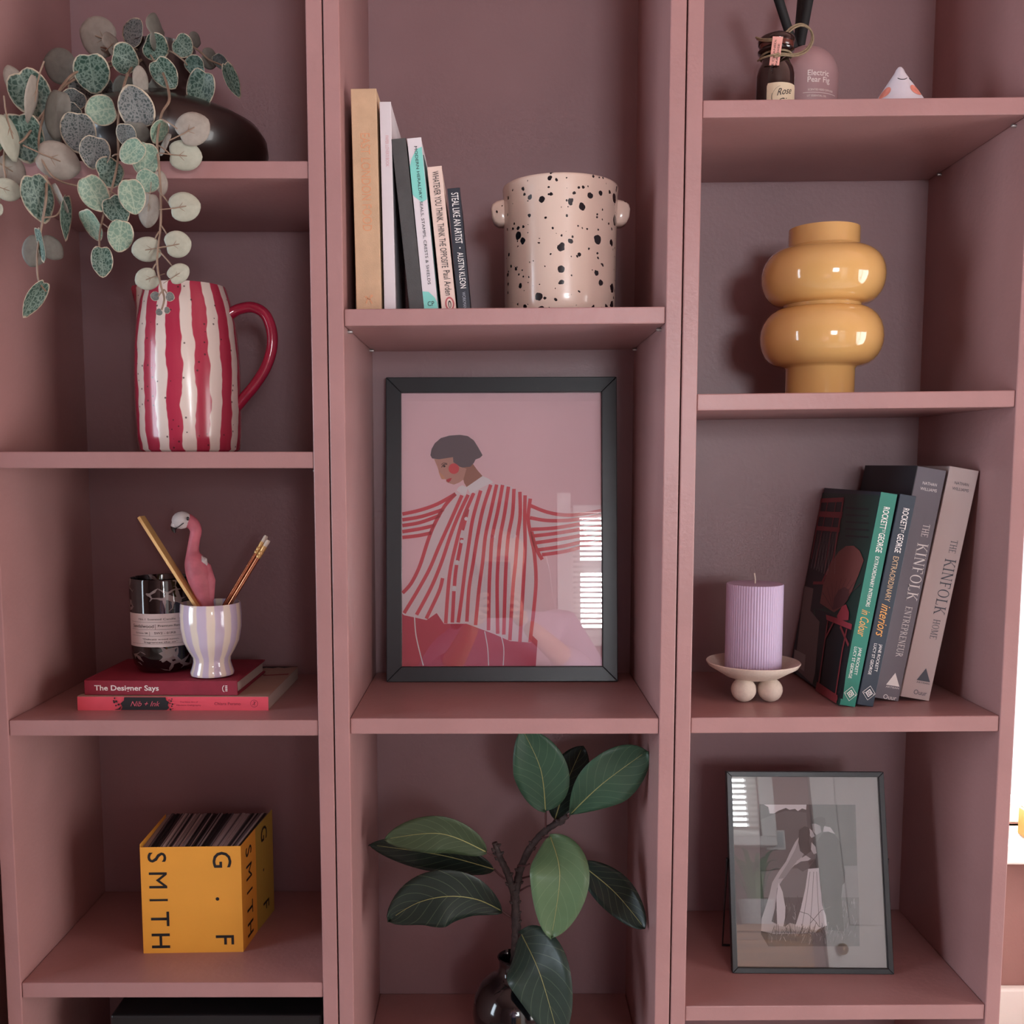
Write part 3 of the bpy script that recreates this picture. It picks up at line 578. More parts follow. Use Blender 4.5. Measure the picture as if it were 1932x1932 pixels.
# ---------------------------------------------------------------- lilac striped cup
cupc = at(399, 1200, .088)
cup = thing('pen_cup', 'cream and lilac striped footed ceramic cup holding pens', 'cup', (cupc.x, .088, ZB+.0002))
cm = mat('cup_stripes', 'E8DFD2', .12, coat=.5); nt = cm.node_tree; b_ = nt.nodes['Principled BSDF']; tc = nt.nodes.new('ShaderNodeTexCoord'); sp = nt.nodes.new('ShaderNodeSeparateXYZ'); nt.links.new(tc.outputs['Object'], sp.inputs[0])
ang = math_node(nt, 'ARCTAN2', sp.outputs[0], math_node(nt, 'MULTIPLY', sp.outputs[1], -1))
nz = nt.nodes.new('ShaderNodeTexNoise'); nz.inputs['Scale'].default_value = 25; nt.links.new(tc.outputs['Object'], nz.inputs['Vector'])
ph = math_node(nt, 'FRACT', math_node(nt, 'ADD', math_node(nt, 'MULTIPLY', math_node(nt, 'ADD', ang, math_node(nt, 'MULTIPLY', math_node(nt, 'SUBTRACT', nz.outputs['Fac'], .5), .16)), 11/(2*math.pi)), 5.36))
st = nt.nodes.new('ShaderNodeMapRange'); st.inputs[1].default_value = .54; st.inputs[2].default_value = .62; nt.links.new(ph, st.inputs[0])
s2 = nt.nodes.new('ShaderNodeMapRange'); s2.inputs[1].default_value = .0; s2.inputs[2].default_value = .08; nt.links.new(ph, s2.inputs[0])
nt.links.new(mix_node(nt, math_node(nt, 'MAXIMUM', st.outputs[0], math_node(nt, 'SUBTRACT', 1, s2.outputs[0])), 'CABFD4', 'E9DFD0'), b_.inputs['Base Color'])
MB().lathe([(0, 0), (.022, 0), (.0262, .0015), (.0268, .005), (.0245, .011), (.0228, .018), (.0235, .024), (.029, .033), (.0345, .045), (.0372, .062), (.0375, .078), (.0366, .0905), (.0358, .092), (.0345, .0915), (.0348, .08), (.034, .06), (.030, .045), (.022, .034), (0, .03)], 64).build('body', cm, cup, smooth=True)
# pens in the cup
def stick(name, label, cat, p0, p1, group=None):
    p0, p1 = Vector(p0), Vector(p1); d = p1-p0; e = thing(name, label, cat, p0, d.to_track_quat('Z', 'Y').to_euler(), group); return e, d.length
CT = ZB
e, L = stick('ruler', 'flat gold metal ruler leaning in the striped cup', 'ruler', (-.346, .075, CT+.036), at(266, 975, .10)); 
e.rotation_euler = (Vector(at(266, 975, .10))-Vector(e.location)).to_track_quat('Z', 'Y').to_euler()
MB().box(-.0058, .0058, -.0022, .0022, 0, L).build('bar', GOLD, e, bevel=.0004)
for k, (x, y, Y) in enumerate(((503, 1011, .108), (507, 1019, .1))):
    e, L = stick('pencil', ('rose gold pencil leaning furthest back in the striped cup, its eraser tip higher', 'rose gold pencil resting in front of its twin in the striped cup')[k], 'pencil', (-.381+.005*k, .092+.004*k, CT+.038), at(x, y, Y), 'pencils in the cup')
    MB().lathe([(0, 0), (.0014, 0), (.0026, .006), (.0026, L-.026), (0, L-.026)], 12).build('barrel', COPPER, e, smooth=True)
    MB().lathe([(.0026, L-.026), (.0031, L-.0255), (.0031, L-.022), (.0026, L-.0215), (.0031, L-.02), (.0031, L-.017), (.0026, L-.0165), (.0031, L-.0145), (.0031, L-.009), (0, L-.009)], 12).build('ferrule', GOLD, e, smooth=True)
    MB().lathe([(.0027, L-.0095), (.0029, L-.002), (.0022, L), (0, L)], 12).build('eraser', mat('eraser_cream', 'E0D3C0', .8), e, smooth=True)
# flamingo pen
fl = thing('flamingo_pen', 'carved wooden pen shaped as a pink flamingo with folded wings', 'pen', (-.366, .082, CT+.033)); fo = Vector(fl.location)
def F3(x, y, dy=0): return at(100+x/3.578, 940+y/3.578, .09+dy)-fo
FP = mat('flamingo_pink', 'BC6673', .55, var=.16, vscale=60, vcol=None, bump=.3, bscale=120)
body = spl([F3(1045, 900), F3(1040, 740), F3(1010, 620), F3(985, 520), F3(960, 430), F3(945, 360), F3(955, 280), F3(965, 220), F3(945, 175), F3(905, 150), F3(875, 150)], 5)
rp = spl([(.009, 0), (.0095, 0), (.0135, 0), (.0165, 0), (.0145, 0), (.0085, 0), (.0075, 0), (.0078, 0), (.0088, 0), (.0098, 0), (.0075, 0)], 5)
MB().tube(body, [(r[0]*.92, r[0]*.85) for r in rp], 14, ref=(1, 0, 0)).build('body', FP, fl, smooth=True)
WG = mat('flamingo_white', 'C9C4C2', .55, var=.1, vscale=90)
hd = MB()
def blob(mb, c, rx, ry, rz, M=None, n=14, k=8, mi=0):
    pr = [(math.sin(math.pi*i/k), -math.cos(math.pi*i/k)) for i in range(k+1)]; pr[0] = (0, -1); pr[-1] = (0, 1)
    T = Matrix.Translation(c) @ (M or Matrix()) @ Matrix.Diagonal((rx, ry, rz, 1)); mb.lathe(pr, n, mi, M=T)
blob(hd, F3(868, 148, -.003), .0125, .0095, .0108, Matrix.Rotation(R_(-20), 4, 'Y'))
hd.build('head', WG, fl, smooth=True)
bk = spl([F3(845, 165, -.004), F3(825, 180, -.004), F3(815, 205, -.004), F3(822, 235, -.004)], 5)
MB().tube(bk[:9], [.0066-.0003*i for i in range(9)], 10).build('beak', WG, fl, smooth=True)
MB().tube(bk[8:], [.0046-.0005*i for i in range(len(bk)-8)], 10).build('beak_tip', BLACKG, fl, smooth=True)
MB().tube([F3(818, 205, -.0085), F3(845, 195, -.0105), F3(882, 168, -.0125)], .0005, 6).build('beak_line', INK, fl)
ey = MB(); blob(ey, F3(910, 138, -.012), .0019, .001, .0024, n=10, k=6); ey.build('eye', BLACKG, fl, smooth=True)
wg = MB().tube([F3(985, 410, .002), F3(1020, 470, .0), F3(1045, 560, -.002), F3(1055, 680, -.002), F3(1050, 750, 0)], [.004, (.009, .006), (.0095, .006), (.006, .0045), .003], 10, ref=(1, 0, 0)); wg.build('wing', mat('flamingo_wing', 'C4707E', .55, var=.14, vscale=70), fl, smooth=True)
MB().tube([F3(1000, 395, -.002), F3(1018, 420, -.004), F3(1035, 455, -.002)], [.002, .0048, .002], 8).build('feather_patch', WG, fl, smooth=True)

# ---------------------------------------------------------------- yellow block of paper samples
yb = thing('sample_book', 'thick cube-shaped yellow paper sample book with black capital lettering', 'book', (-.4599, .0734, L4), (0, 0, .0294))
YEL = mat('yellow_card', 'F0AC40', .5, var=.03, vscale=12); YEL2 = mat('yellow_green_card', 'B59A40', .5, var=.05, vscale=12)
W_, H_, D_ = .1264, .1400, .118
cv = MB(); cv.box(0, W_, 0, .0006, 0, H_);  cv.box(0, .0006, .0006, D_-.01, 0, H_+.004); cv.build('cover', YEL, yb)
# right side: a yellow panel, then an olive flap that splays outwards with the fanned pages
def panel(nm, m, p0, p1, z0a, z0b):
    (xa, ya), (xb, yb_) = p0, p1; t_ = .0006
    MB().add([(xa, ya, 0), (xb, yb_, 0), (xb, yb_, z0b), (xa, ya, z0a), (xa-t_, ya, 0), (xb-t_, yb_, 0), (xb-t_, yb_, z0b), (xa-t_, ya, z0a)], [(0, 1, 2, 3), (4, 7, 6, 5), (0, 4, 5, 1), (3, 2, 6, 7), (1, 5, 6, 2), (0, 3, 7, 4)]).build(nm, m, yb)
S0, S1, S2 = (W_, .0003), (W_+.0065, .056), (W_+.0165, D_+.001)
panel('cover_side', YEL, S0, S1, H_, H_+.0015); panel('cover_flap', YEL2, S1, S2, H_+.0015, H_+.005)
pg = MB(); random.seed(5); x = .001
cols = [mat('sample_%d' % i, c, .8) for i, c in enumerate(('B9AFAE', '8E8486', '2A2729', '6C6366', 'A39895', 'C9BFBB', '3A3538'))]
while x < W_-.0015:
    t_ = random.choice((.0008, .0011, .0014, .0019, .0026)); t_ = min(t_, W_-.001-x)
    big = .66 < x/W_ < .84
    mi = (0 if random.random() < .8 else 3) if big else random.choice((0, 1, 2, 3, 4, 5, 6, 2, 3, 1))
    fan = .004*(x/W_-.9) if x < .9*W_ else .0
    spr = .0125
    hz = H_-.0015-.002*random.random()
    a = x; b__ = x+t_*.93
    pg.add([(a, .0008, .0006), (b__, .0008, .0006), (a+spr*(x/W_)**3, D_, .0006), (b__+spr*(x/W_)**3, D_, .0006), (a, .0008, hz), (b__, .0008, hz), (a+fan+spr*(x/W_)**3, D_, hz+.003), (b__+fan+spr*(x/W_)**3, D_, hz+.003)], [(0, 2, 3, 1), (4, 5, 7, 6), (0, 1, 5, 4), (2, 6, 7, 3), (0, 4, 6, 2), (1, 3, 7, 5)], mi); x += t_
o = pg.build('pages', cols, yb); o['kind'] = 'stuff'
for ch, u, v, hh in (('S', .021, .1265, 0), ('M', .0215, .0965, 0), ('I', .0215, .0705, 0), ('T', .0225, .0455, 0), ('H', .0225, .0165, 0), ('G', .1025, .1225, 0), ('·', .0955, .071, 0), ('F', .1035, .0165, 0)):
    if ch == '·': MB().disc(u, v, .0023, 3).build('lettering', INK, yb)
    else: text(ch, .0225, INK, yb, (u, 0, v), (0, 0, -1), (1, 0, 0), bold=0 if ch == 'M' else .006, fit=None if ch != 'I' else .0028)
def side_pt(y): 
    (xa, ya), (xb, yb_) = (S0, S1) if y < .056 else (S1, S2); return xa+(xb-xa)*(y-ya)/(yb_-ya), Vector((xb-xa, yb_-ya, 0))
for ch, y, z in (('S', .028, .1225), ('M', .028, .095), ('I', .029, .0685), ('T', .029, .0445), ('H', .029, .018), ('G', .086, .124), ('F', .089, .022)):
    x, dv = side_pt(y); text(ch, .021, INK, yb, (x, y, z), (0, 0, -1), tuple(dv), bold=0 if ch == 'M' else .006, fit=None if ch != 'I' else .0028)
x, dv = side_pt(.082); MB().lathe([(0, 0), (.0019, 0), (.0019, .0004), (0, .0004)], 16, M=Matrix.Translation((x, .082, .074)) @ Matrix.Rotation(math.pi/2-.17, 4, 'Z') @ Matrix.Rotation(-math.pi/2, 4, 'X') if False else Matrix.Translation((x, .082, .074)) @ Matrix.Rotation(math.pi/2, 4, 'Y')).build('lettering', INK, yb)
# black box on the shelf underneath, only its top edge shows
hbx = at(400, 1916, .04).z-.055
bb = thing('storage_box', 'plain black box in the dark compartment below the yellow book', 'box', (-.36, .14, .0552))
MB().box(-.13, .13, -.098, .098, 0, hbx-.02).build('body', mat('box_black', '0A0A0C', .6), bb, bevel=.003)
MB().box(-.132, .132, -.1, .1, hbx-.02, hbx).build('lid', mat('box_black_lid', '0C0C0E', .5), bb, bevel=.003)

# ================================================================== placing print on a thing's own flat face
def onface(e, x, y, axis=1, val=0.0):
    """local point of the face (axis = val) of thing e that the surveyed photograph shows at pixel x, y"""
    Mi = Matrix.LocRotScale(e.location, e.rotation_euler, None).inverted()
    o = Mi @ CAM; d = (Mi @ at(x, y, .3))-o; return o+d*((val-o[axis])/d[axis])
def spine_text(s, e, p0, p1, h, m, serif=False, **kw):
    a, b = onface(e, *p0), onface(e, *p1); c = (a+b)/2; c.y = 0; L = (b-a).length
    if serif: return serif_word(s, h, m, e, c, L)
    return text(s, h, m, e, c, fit=L, **DN, **kw)
def z1(a, b): return (600+a/2.76, 100+b/2.76)

# ================================================================== middle bookcase, upper shelf: six books and a speckled pot
G1 = 'books leaning by the speckled pot'
TANB = mat('buff_cloth', 'CFB190', .6, var=.06, vscale=50, bump=.15, bscale=900); WHB = mat('white_card', 'D8D2D6', .55, var=.02); GREYB = mat('charcoal_cloth', '4A4A4A', .7, var=.08, vscale=60, bump=.2, bscale=700)
CREAM = mat('cream_card', 'DCC4B8', .5, var=.03); NAVY = mat('navy_card', '1E2430', .4, var=.1, vscale=40)
def m1z(x): return M1+.0003+.008*x
def up(label, X, roll, T, H, D, cover, hard=True, pages=None, Y=.025):
    return book('book', label, X, Y, m1z(X), roll, T, H, D, cover, pages, hard, G1)
b = up('tall buff cloth book stamped in pale copper, upright against the bookcase side', -.1703, -.0136, .0289, .2468, .2, TANB)
PALEC = mat('pale_copper_ink', 'E0A983', .4, .3)
spine_text('EAST LONDON FOOD', b, z1(245, 418), z1(258, 928), .0105, PALEC)
fx = MB(); q = onface(b, *z1(264, 1286)); fx.strip([(q.x-.004, q.z+.004), (q.x+.001, q.z+.001), (q.x+.004, q.z+.0045)], .0018, 3); fx.strip([(q.x-.001, q.z+.002), (q.x-.003, q.z-.004)], .0014, 3); fx.strip([(q.x+.001, q.z+.001), (q.x+.004, q.z-.004)], .0014, 3); fx.disc(q.x+.0035, q.z+.0045, .0016, 4); fx.build('publisher_mark', PALEC, b)
b = up('thin tall white book with faint pink spine lettering', -.1380, -.0142, .0125, .2324, .165, WHB, False)
spine_text("PAPER LOVER'S BOOK", b, z1(357, 430), z1(364, 592), .0036, mat('faint_pink_ink', 'D5A5A8', .6))
up('charcoal cloth book without lettering, leaning on the thin white book', -.1090, -.1005, .0162, .1925, .15, GREYB, True, PAPER)
b = up('white paperback with turquoise panels on its spine', -.0922, -.0950, .0157, .193, .145, WHB, False)
TEAL = mat('turquoise_ink', '7FCFC4', .5); pn = MB(); H = .193; T = .0157
pn.poly([(0, H*.84), (.003, H*.885), (T*.6, H*.935), (T, H*.945), (T, H*.645), (T*.6, H*.63), (.002, H*.665), (0, H*.68)], 2); pn.build('spine_panel', TEAL, b); pn = MB()
pn.poly([(0, 0), (T, 0), (T, H*.045), (T*.85, H*.075), (T*.45, H*.112), (0, H*.118)], 2); pn.build('spine_panel', TEAL, b)
spine_text('MODERN HERALDRY: SEALS, STAMPS, CRESTS & SHIELDS', b, z1(508, 486), z1(580, 1205), .0032, INK, lift=.0005)
q = onface(b, *z1(588, 1305)); text('CP', .0052, INK, b, (q.x, 0, q.z), fit=.0075, lift=.0005)
MB().box(T, T+.0012, .001, .144, .0005, H*.9).build('back_flap', mat('deep_teal', '28504E', .5), b)
b = up('cream paperback with tall condensed black spine lettering', -.0718, -.1010, .0162, .1614, .11, CREAM, False)
spine_text('WHATEVER YOU THINK, THINK THE OPPOSITE', b, z1(608, 616), z1(664, 1118), .0072, INK, lift=.0004)
spine_text('Paul Arden', b, z1(668, 1132), z1(682, 1262), .0074, INK, lift=.0004)
q = onface(b, *z1(686, 1306)); mk = MB(); mk.disc(q.x, q.z, .0052, 3, 0, rz=.0078); mk.disc(q.x, q.z, .0036, 4, 1, rz=.006); mk.disc(q.x, q.z-.0005, .0018, 5, 2, rz=.0042); mk.disc(q.x, q.z-.001, .0009, 6, 1, rz=.003); mk.build('publisher_mark', [mat('oval_red', 'B5565C', .6), CREAM, INK], b)
b = up('small black paperback with white hand-drawn spine lettering', -.0532, -.0880, .0140, .1374, .125, NAVY, False)
spine_text('STEAL LIKE AN ARTIST', b, z1(708, 728), z1(738, 992), .0078, WINK, lift=.0004)
q = onface(b, *z1(739, 1015)); MB().disc(q.x, q.z, .0008, 3).build('lettering', WINK, b)
spine_text('AUSTIN KLEON', b, z1(742, 1038), z1(755, 1225), .0066, WINK, lift=.0004)
q = onface(b, *z1(762, 1288)); text('WORKMAN', .0036, mat('grey_ink', '9A9EA8', .6), b, (q.x, 0, q.z), fit=.019, **DN)
# ---------------------------------------------------------------- speckled pot
pz = m1z(.0695); pot = thing('speckled_pot', 'cream ceramic planter with black paint speckles and two small lug handles', 'plant pot', (.0695, .122, pz))
sm = mat('speckle_glaze', 'DFC9BA', .22, coat=.3); nt = sm.node_tree; b_ = nt.nodes['Principled BSDF']; tc = nt.nodes.new('ShaderNodeTexCoord')
col = None; acc = None
nz = nt.nodes.new('ShaderNodeTexNoise'); nz.inputs['Scale'].default_value = 130; nt.links.new(tc.outputs['Object'], nz.inputs['Vector'])
dm = nt.nodes.new('ShaderNodeVectorMath'); dm.operation = 'MULTIPLY_ADD'; nt.links.new(nz.outputs['Color'], dm.inputs[0]); dm.inputs[1].default_value = (.0045,)*3; nt.links.new(tc.outputs['Object'], dm.inputs[2])
for sc, big, thr in ((44, .185, .34), (85, .22, .45), (160, .2, .62)):
    vo = nt.nodes.new('ShaderNodeTexVoronoi'); vo.inputs['Scale'].default_value = sc; nt.links.new(dm.outputs[0], vo.inputs['Vector'])
    sx = nt.nodes.new('ShaderNodeSeparateXYZ'); nt.links.new(vo.outputs['Color'], sx.inputs[0])
    rad = math_node(nt, 'MULTIPLY', math_node(nt, 'MAXIMUM', math_node(nt, 'SUBTRACT', sx.outputs[0], thr), 0), big/(1-thr)*1.7)
    lt = math_node(nt, 'LESS_THAN', vo.outputs['Distance'], rad); acc = lt if acc is None else math_node(nt, 'MAXIMUM', acc, lt)
nt.links.new(mix_node(nt, acc, 'DFC9BA', '14161C'), b_.inputs['Base Color'])
MB().lathe([(0, .0004), (.058, .0004), (.0645, .004), (.0678, .011), (.0685, .025), (.0692, .09), (.0705, .15), (.0712, .1585), (.0708, .161), (.0695, .1618), (.068, .161), (.0672, .157), (.066, .09), (.064, .012), (0, .008)], 80).build('body', sm, pot, smooth=True)
for s in (-1, 1):
    h = MB(); pts = [(s*.064, 0, .1465), (s*.072, 0, .1462), (s*.0785, 0, .1445), (s*.0835, 0, .141), (s*.0852, 0, .1355), (s*.0842, 0, .126), (s*.0815, 0, .12), (s*.076, 0, .1165), (s*.064, 0, .1162)]
    n = len(pts); P = [Vector(p) for p in pts]
    def ring(y, sh): 
        c = Vector((s*.073, 0, .131)); return [Vector((c.x+(p.x-c.x)*sh, y, c.z+(p.z-c.z)*sh)) for p in P]
    R4_ = [ring(-.012, .82), ring(-.0095, 1), ring(.0095, 1), ring(.012, .82)]
    h.add([p for r in R4_ for p in r], [(k*n+i, k*n+(i+1) % n, (k+1)*n+(i+1) % n, (k+1)*n+i) for k in range(3) for i in range(n)]+[tuple(range(n)), tuple(range(3*n, 4*n))])
    h.build('handle', sm, pot, smooth=True, auto=60)
# ================================================================== framed print on the middle shelf
FW, FH = .3164, .4174
fr = thing('picture_frame', 'large black wooden frame with pink print of a woman in a red striped blouse', 'picture frame', (-.1598, .1943, M2+.0002), (-.105, -.0029, -.0009))
BD = .0206
for nm, pts in (('l', [(0, 0), (BD, BD), (BD, FH-BD), (0, FH)]), ('r', [(FW, 0), (FW, FH), (FW-BD, FH-BD), (FW-BD, BD)]), ('b', [(0, 0), (FW, 0), (FW-BD, BD), (BD, BD)]), ('t', [(0, FH), (BD, FH-BD), (FW-BD, FH-BD), (FW, FH)])):
    k = len(pts); MB().add([(u, 0, v) for u, v in pts]+[(u, .014, v) for u, v in pts], [tuple(range(k)), tuple(range(2*k-1, k-1, -1))]+[(i, k+i, k+(i+1) % k, (i+1) % k) for i in range(k)]).build('frame_rail', BLACKP, fr, bevel=.0008)
PGL = bpy.data.materials.new('picture_glass'); PGL.use_nodes = True; thin_glass(PGL, 1.65)
MB().box(BD-.002, FW-BD+.002, .0045, .0060, BD-.002, FH-BD+.002).build('glass', PGL, fr)
MB().box(BD-.003, FW-BD+.003, .0092, .0135, BD-.003, FH-BD+.003).build('backing_board', mat('backing_board', '5B4A40', .9), fr)
def pr(zx, zy):
    t = (zy-178)/(1745-178); xl = 222+7*t; xr = 1372+10*t
    return (BD+(zx-xl)/(xr-xl)*(FW-2*BD), FH-BD-t*(FH-2*BD))
def PP(l): return [pr(*p) for p in l]
PB = [mat('print_'+n, c, .65, var=.015, vscale=9) for n, c in (('pink', 'F9D2D9'), ('hair', '66626A'), ('skin', 'CE9C8E'), ('neck', 'AC7868'), ('ear', 'E4535C'), ('lip', 'C93A48'), ('white', 'F4ECEF'), ('blouse', 'EFDDE1'), ('red', 'DE5260'), ('skirt', 'C93D57'), ('dark', '3A2C30'), ('nose', 'DDA184'))]
a = MB(); a.v = []
a.poly(PP([(222, 178), (1372, 178), (1382, 1745), (229, 1745)]), 0, 0)
a.poly(PP([(229, 1440), (300, 1440), (420, 1430), (520, 1480), (640, 1490), (760, 1530), (880, 1570), (980, 1570), (1010, 1600), (1000, 1745), (229, 1745)]), 1, 9)
a.poly(PP([(500, 785), (540, 742), (440, 800), (330, 845), (228, 866), (228, 1012), (320, 1000), (395, 985), (440, 880)]), 2, 7)
a.poly(PP([(965, 815), (1060, 850), (1160, 872), (1260, 868), (1375, 848), (1378, 1040), (1160, 1098), (1038, 1115), (990, 1040), (962, 900)]), 2, 7)
a.poly(PP([(538, 748), (610, 757), (680, 728), (745, 698), (800, 700), (850, 712), (930, 760), (970, 783), (958, 880), (970, 960), (990, 1040), (1003, 1120), (1010, 1250), (998, 1400), (972, 1612), (850, 1602), (760, 1562), (600, 1502), (470, 1502), (428, 1440), (370, 1480), (240, 1452), (229, 1442), (229, 1325), (300, 1250), (345, 1130), (390, 990), (440, 880), (500, 790)]), 3, 7)
SW = .0049
def stripe(l, wd=SW, mi=8, lay=4): a.strip([(p.x, p.y) for p in spl(PP(l), 5)], wd, lay, mi)
for l in ([(229, 872), (330, 850), (430, 815), (535, 757)], [(229, 905), (340, 886), (468, 845)], [(229, 938), (330, 921), (446, 880)], [(229, 973), (330, 957), (414, 938)], [(229, 1006), (320, 996), (398, 980)],
          [(535, 757), (470, 830), (410, 940), (375, 1030), (330, 1170), (280, 1270), (231, 1325)], [(572, 765), (512, 900), (440, 1060), (385, 1190), (310, 1325), (240, 1440)], [(608, 762), (552, 880), (505, 1000), (455, 1150), (395, 1295), (312, 1450)],
          [(462, 1240), (440, 1320), (368, 1472)], [(640, 752), (578, 900), (535, 1060), (505, 1200), (490, 1350), (480, 1500)], [(605, 845), (592, 905), (575, 965)], [(572, 1010), (560, 1080), (548, 1140)], [(542, 1165), (534, 1230), (530, 1285)], [(527, 1315), (523, 1400), (518, 1495)],
          [(680, 738), (635, 900), (610, 1060), (590, 1200), (572, 1350), (552, 1495)], [(738, 705), (692, 850), (662, 1000), (638, 1150), (614, 1300), (602, 1490)], [(772, 704), (738, 860), (708, 1000), (692, 1150), (672, 1300), (652, 1510)],
          [(806, 706), (778, 860), (748, 1000), (737, 1150), (730, 1300), (727, 1540)], [(840, 716), (818, 870), (794, 1000), (781, 1150), (776, 1300), (780, 1560)], [(872, 729), (864, 870), (840, 1000), (828, 1150), (822, 1300), (815, 1565)],
          [(906, 746), (908, 880), (893, 1000), (882, 1150), (867, 1300), (850, 1598)], [(936, 766), (934, 900), (937, 1050), (931, 1200), (920, 1400), (908, 1608)], [(966, 785), (954, 900), (972, 1010), (990, 1100), (1000, 1250), (990, 1400), (966, 1610)],
          [(968, 826), (1060, 862), (1160, 880), (1260, 876), (1376, 856)], [(965, 895), (1060, 911), (1180, 911), (1290, 897), (1376, 881)], [(972, 962), (1100, 955), (1250, 932), (1376, 911)], [(982, 1000), (1100, 987), (1240, 965), (1376, 944)],
          [(992, 1040), (1120, 1022), (1250, 1000), (1377, 976)], [(1012, 1080), (1150, 1060), (1260, 1035), (1377, 1006)], [(1034, 1108), (1160, 1090), (1270, 1062), (1378, 1034)], [(974, 975), (990, 1040), (1012, 1095), (1036, 1135)]):
    stripe(l)
stripe([(300, 1455), (308, 1560), (330, 1660), (352, 1742)], .0016, 6); stripe([(705, 1545), (722, 1640), (728, 1742)], .0013, 6); stripe([(795, 1555), (815, 1640), (812, 1742)], .0013, 6)
for c in ((597, 900), (572, 1030), (545, 1148), (530, 1298)): u, v = pr(*c); a.disc(u, v, .0026, 6, 6, 14)
a.poly(PP([(575, 605), (635, 585), (660, 620), (692, 657), (600, 718), (585, 695), (576, 660)]), 4, 3)
a.poly(PP([(411, 556), (430, 600), (447, 652), (455, 672), (480, 673), (481, 688), (495, 694), (525, 704), (556, 692), (580, 675), (598, 612), (560, 600), (520, 545)]), 5, 2)
a.poly(PP([(436, 625), (447, 655), (455, 672), (478, 673), (468, 655)]), 6, 11)
a.poly(PP([(390, 535), (396, 500), (415, 466), (450, 436), (500, 422), (560, 418), (605, 425), (640, 450), (665, 490), (682, 520), (690, 536), (676, 550), (650, 560), (640, 580), (620, 601), (575, 606), (560, 601), (543, 590), (522, 575), (520, 546), (440, 558), (400, 553)]), 7, 1)
u, v = pr(525, 612); a.disc(u, v, .0073, 8, 4)
a.poly(PP([(481, 676), (498, 668), (513, 666), (506, 682), (494, 692), (484, 684)]), 8, 5)
stripe([(455, 605), (462, 592), (475, 586), (487, 588)], .001, 10, 8); stripe([(452, 590), (465, 580), (487, 582)], .0007, 10, 8); u, v = pr(470, 598); a.disc(u, v, .0016, 8, 10, 10)
a.poly(PP([(600, 717), (690, 655), (722, 668), (753, 690), (690, 720), (620, 758)]), 8, 6); a.poly(PP([(540, 738), (553, 718), (574, 707), (606, 722), (600, 745), (590, 766)]), 8, 6)
a.v = [(x, y+.0088, z) for x, y, z in a.v]; a.build('print', PB, fr)
# ================================================================== magnolia branch in a round black vase
VC = Vector((at(968, 1920, .115).x, .115, M3))
vs_ = thing('bud_vase', 'round glossy black bud vase holding the leafy branch', 'vase', VC)
MB().lathe([(0, 0), (.02, 0), (.026, .002), (.04, .012), (.0515, .034), (.054, .056), (.0505, .077), (.041, .094), (.028, .104), (.0205, .109), (.0185, .117), (.019, .126), (.021, .131), (.0195, .132), (.0165, .128), (.0155, .116), (.02, .1), (0, .03)], 56).build('body', BLACKG, vs_, smooth=True)
BARK = mat('dark_bark', '3A302F', .8, var=.35, vscale=120, bump=.9, bscale=160); RED_PET = mat('reddish_petiole', '4E2F30', .6)
br = thing('leafy_branch', 'dark branch with large glossy evergreen leaves standing in the round black vase', 'branch', VC+Vector((0, 0, .035))); BO = Vector(br.location)
def z3(a_, b_, Y): return at(640+a_/2.927, 1360+b_/2.927, Y)-BO
def twig(pts, r0, r1, nm='stem', m=None, knobs=0):
    P = spl([p if isinstance(p, Vector) else z3(*p) for p in pts], 6); n = len(P); rnd = random.Random(len(pts)*7+knobs)
    o = MB().tube(P, [(r0+(r1-r0)*i/n)*(1+(.22*rnd.random() if knobs else 0)) for i in range(n)], 9)
    for k in range(knobs):
        p = P[rnd.randrange(2, n-1)]; dv = Vector((rnd.choice((-1, 1)), -.5, .3*rnd.random())).normalized()
        o.tube([p, p+dv*.006, p+dv*.008+Vector((0, 0, .002))], [.0028, .0024, .001], 6)
    return o.build(nm, m or BARK, br, smooth=True)
twig([Vector((0, 0, .0)), Vector((.0005, 0, .06)), (972, 1300, .112), (978, 1190, .11), (975, 1090, .11), (972, 1000, .11), (965, 930, .11)], .0062, .005, knobs=5)
twig([(966, 960, .11), (945, 890, .108), (920, 820, .105), (890, 760, .102), (872, 715, .1), (858, 672, .1)], .0045, .0032, knobs=8)
twig([(970, 960, .11), (985, 890, .112), (1000, 820, .113), (1045, 720, .114), (1095, 650, .115), (1150, 598, .115), (1205, 565, .112), (1260, 525, .108)], .005, .0032, knobs=9)
def magmat(nm, c, c2):
    m = mat('leaf_'+nm, c, .42, spec=.35, coat=.04); nt = m.node_tree; b_ = nt.nodes['Principled BSDF']; uv = nt.nodes.new('ShaderNodeUVMap'); su = nt.nodes.new('ShaderNodeSeparateXYZ'); nt.links.new(uv.outputs[0], su.inputs[0])
    # side veins: v is the distance from the midrib, u runs along the leaf
    av = math_node(nt, 'ABSOLUTE', math_node(nt, 'SUBTRACT', su.outputs[1], .5))
    ph = math_node(nt, 'FRACT', math_node(nt, 'MULTIPLY', math_node(nt, 'SUBTRACT', su.outputs[0], math_node(nt, 'MULTIPLY', av, .55)), 9))
    ve = math_node(nt, 'MULTIPLY', math_node(nt, 'LESS_THAN', math_node(nt, 'ABSOLUTE', math_node(nt, 'SUBTRACT', ph, .5)), .035), .14)
    n = nt.nodes.new('ShaderNodeTexNoise'); n.inputs['Scale'].default_value = 30; tc = nt.nodes.new('ShaderNodeTexCoord'); nt.links.new(tc.outputs['Object'], n.inputs['Vector'])
    nt.links.new(mix_node(nt, ve, mix_node(nt, n.outputs['Fac'], c, c2), '9AAE86'), b_.inputs['Base Color']); return m
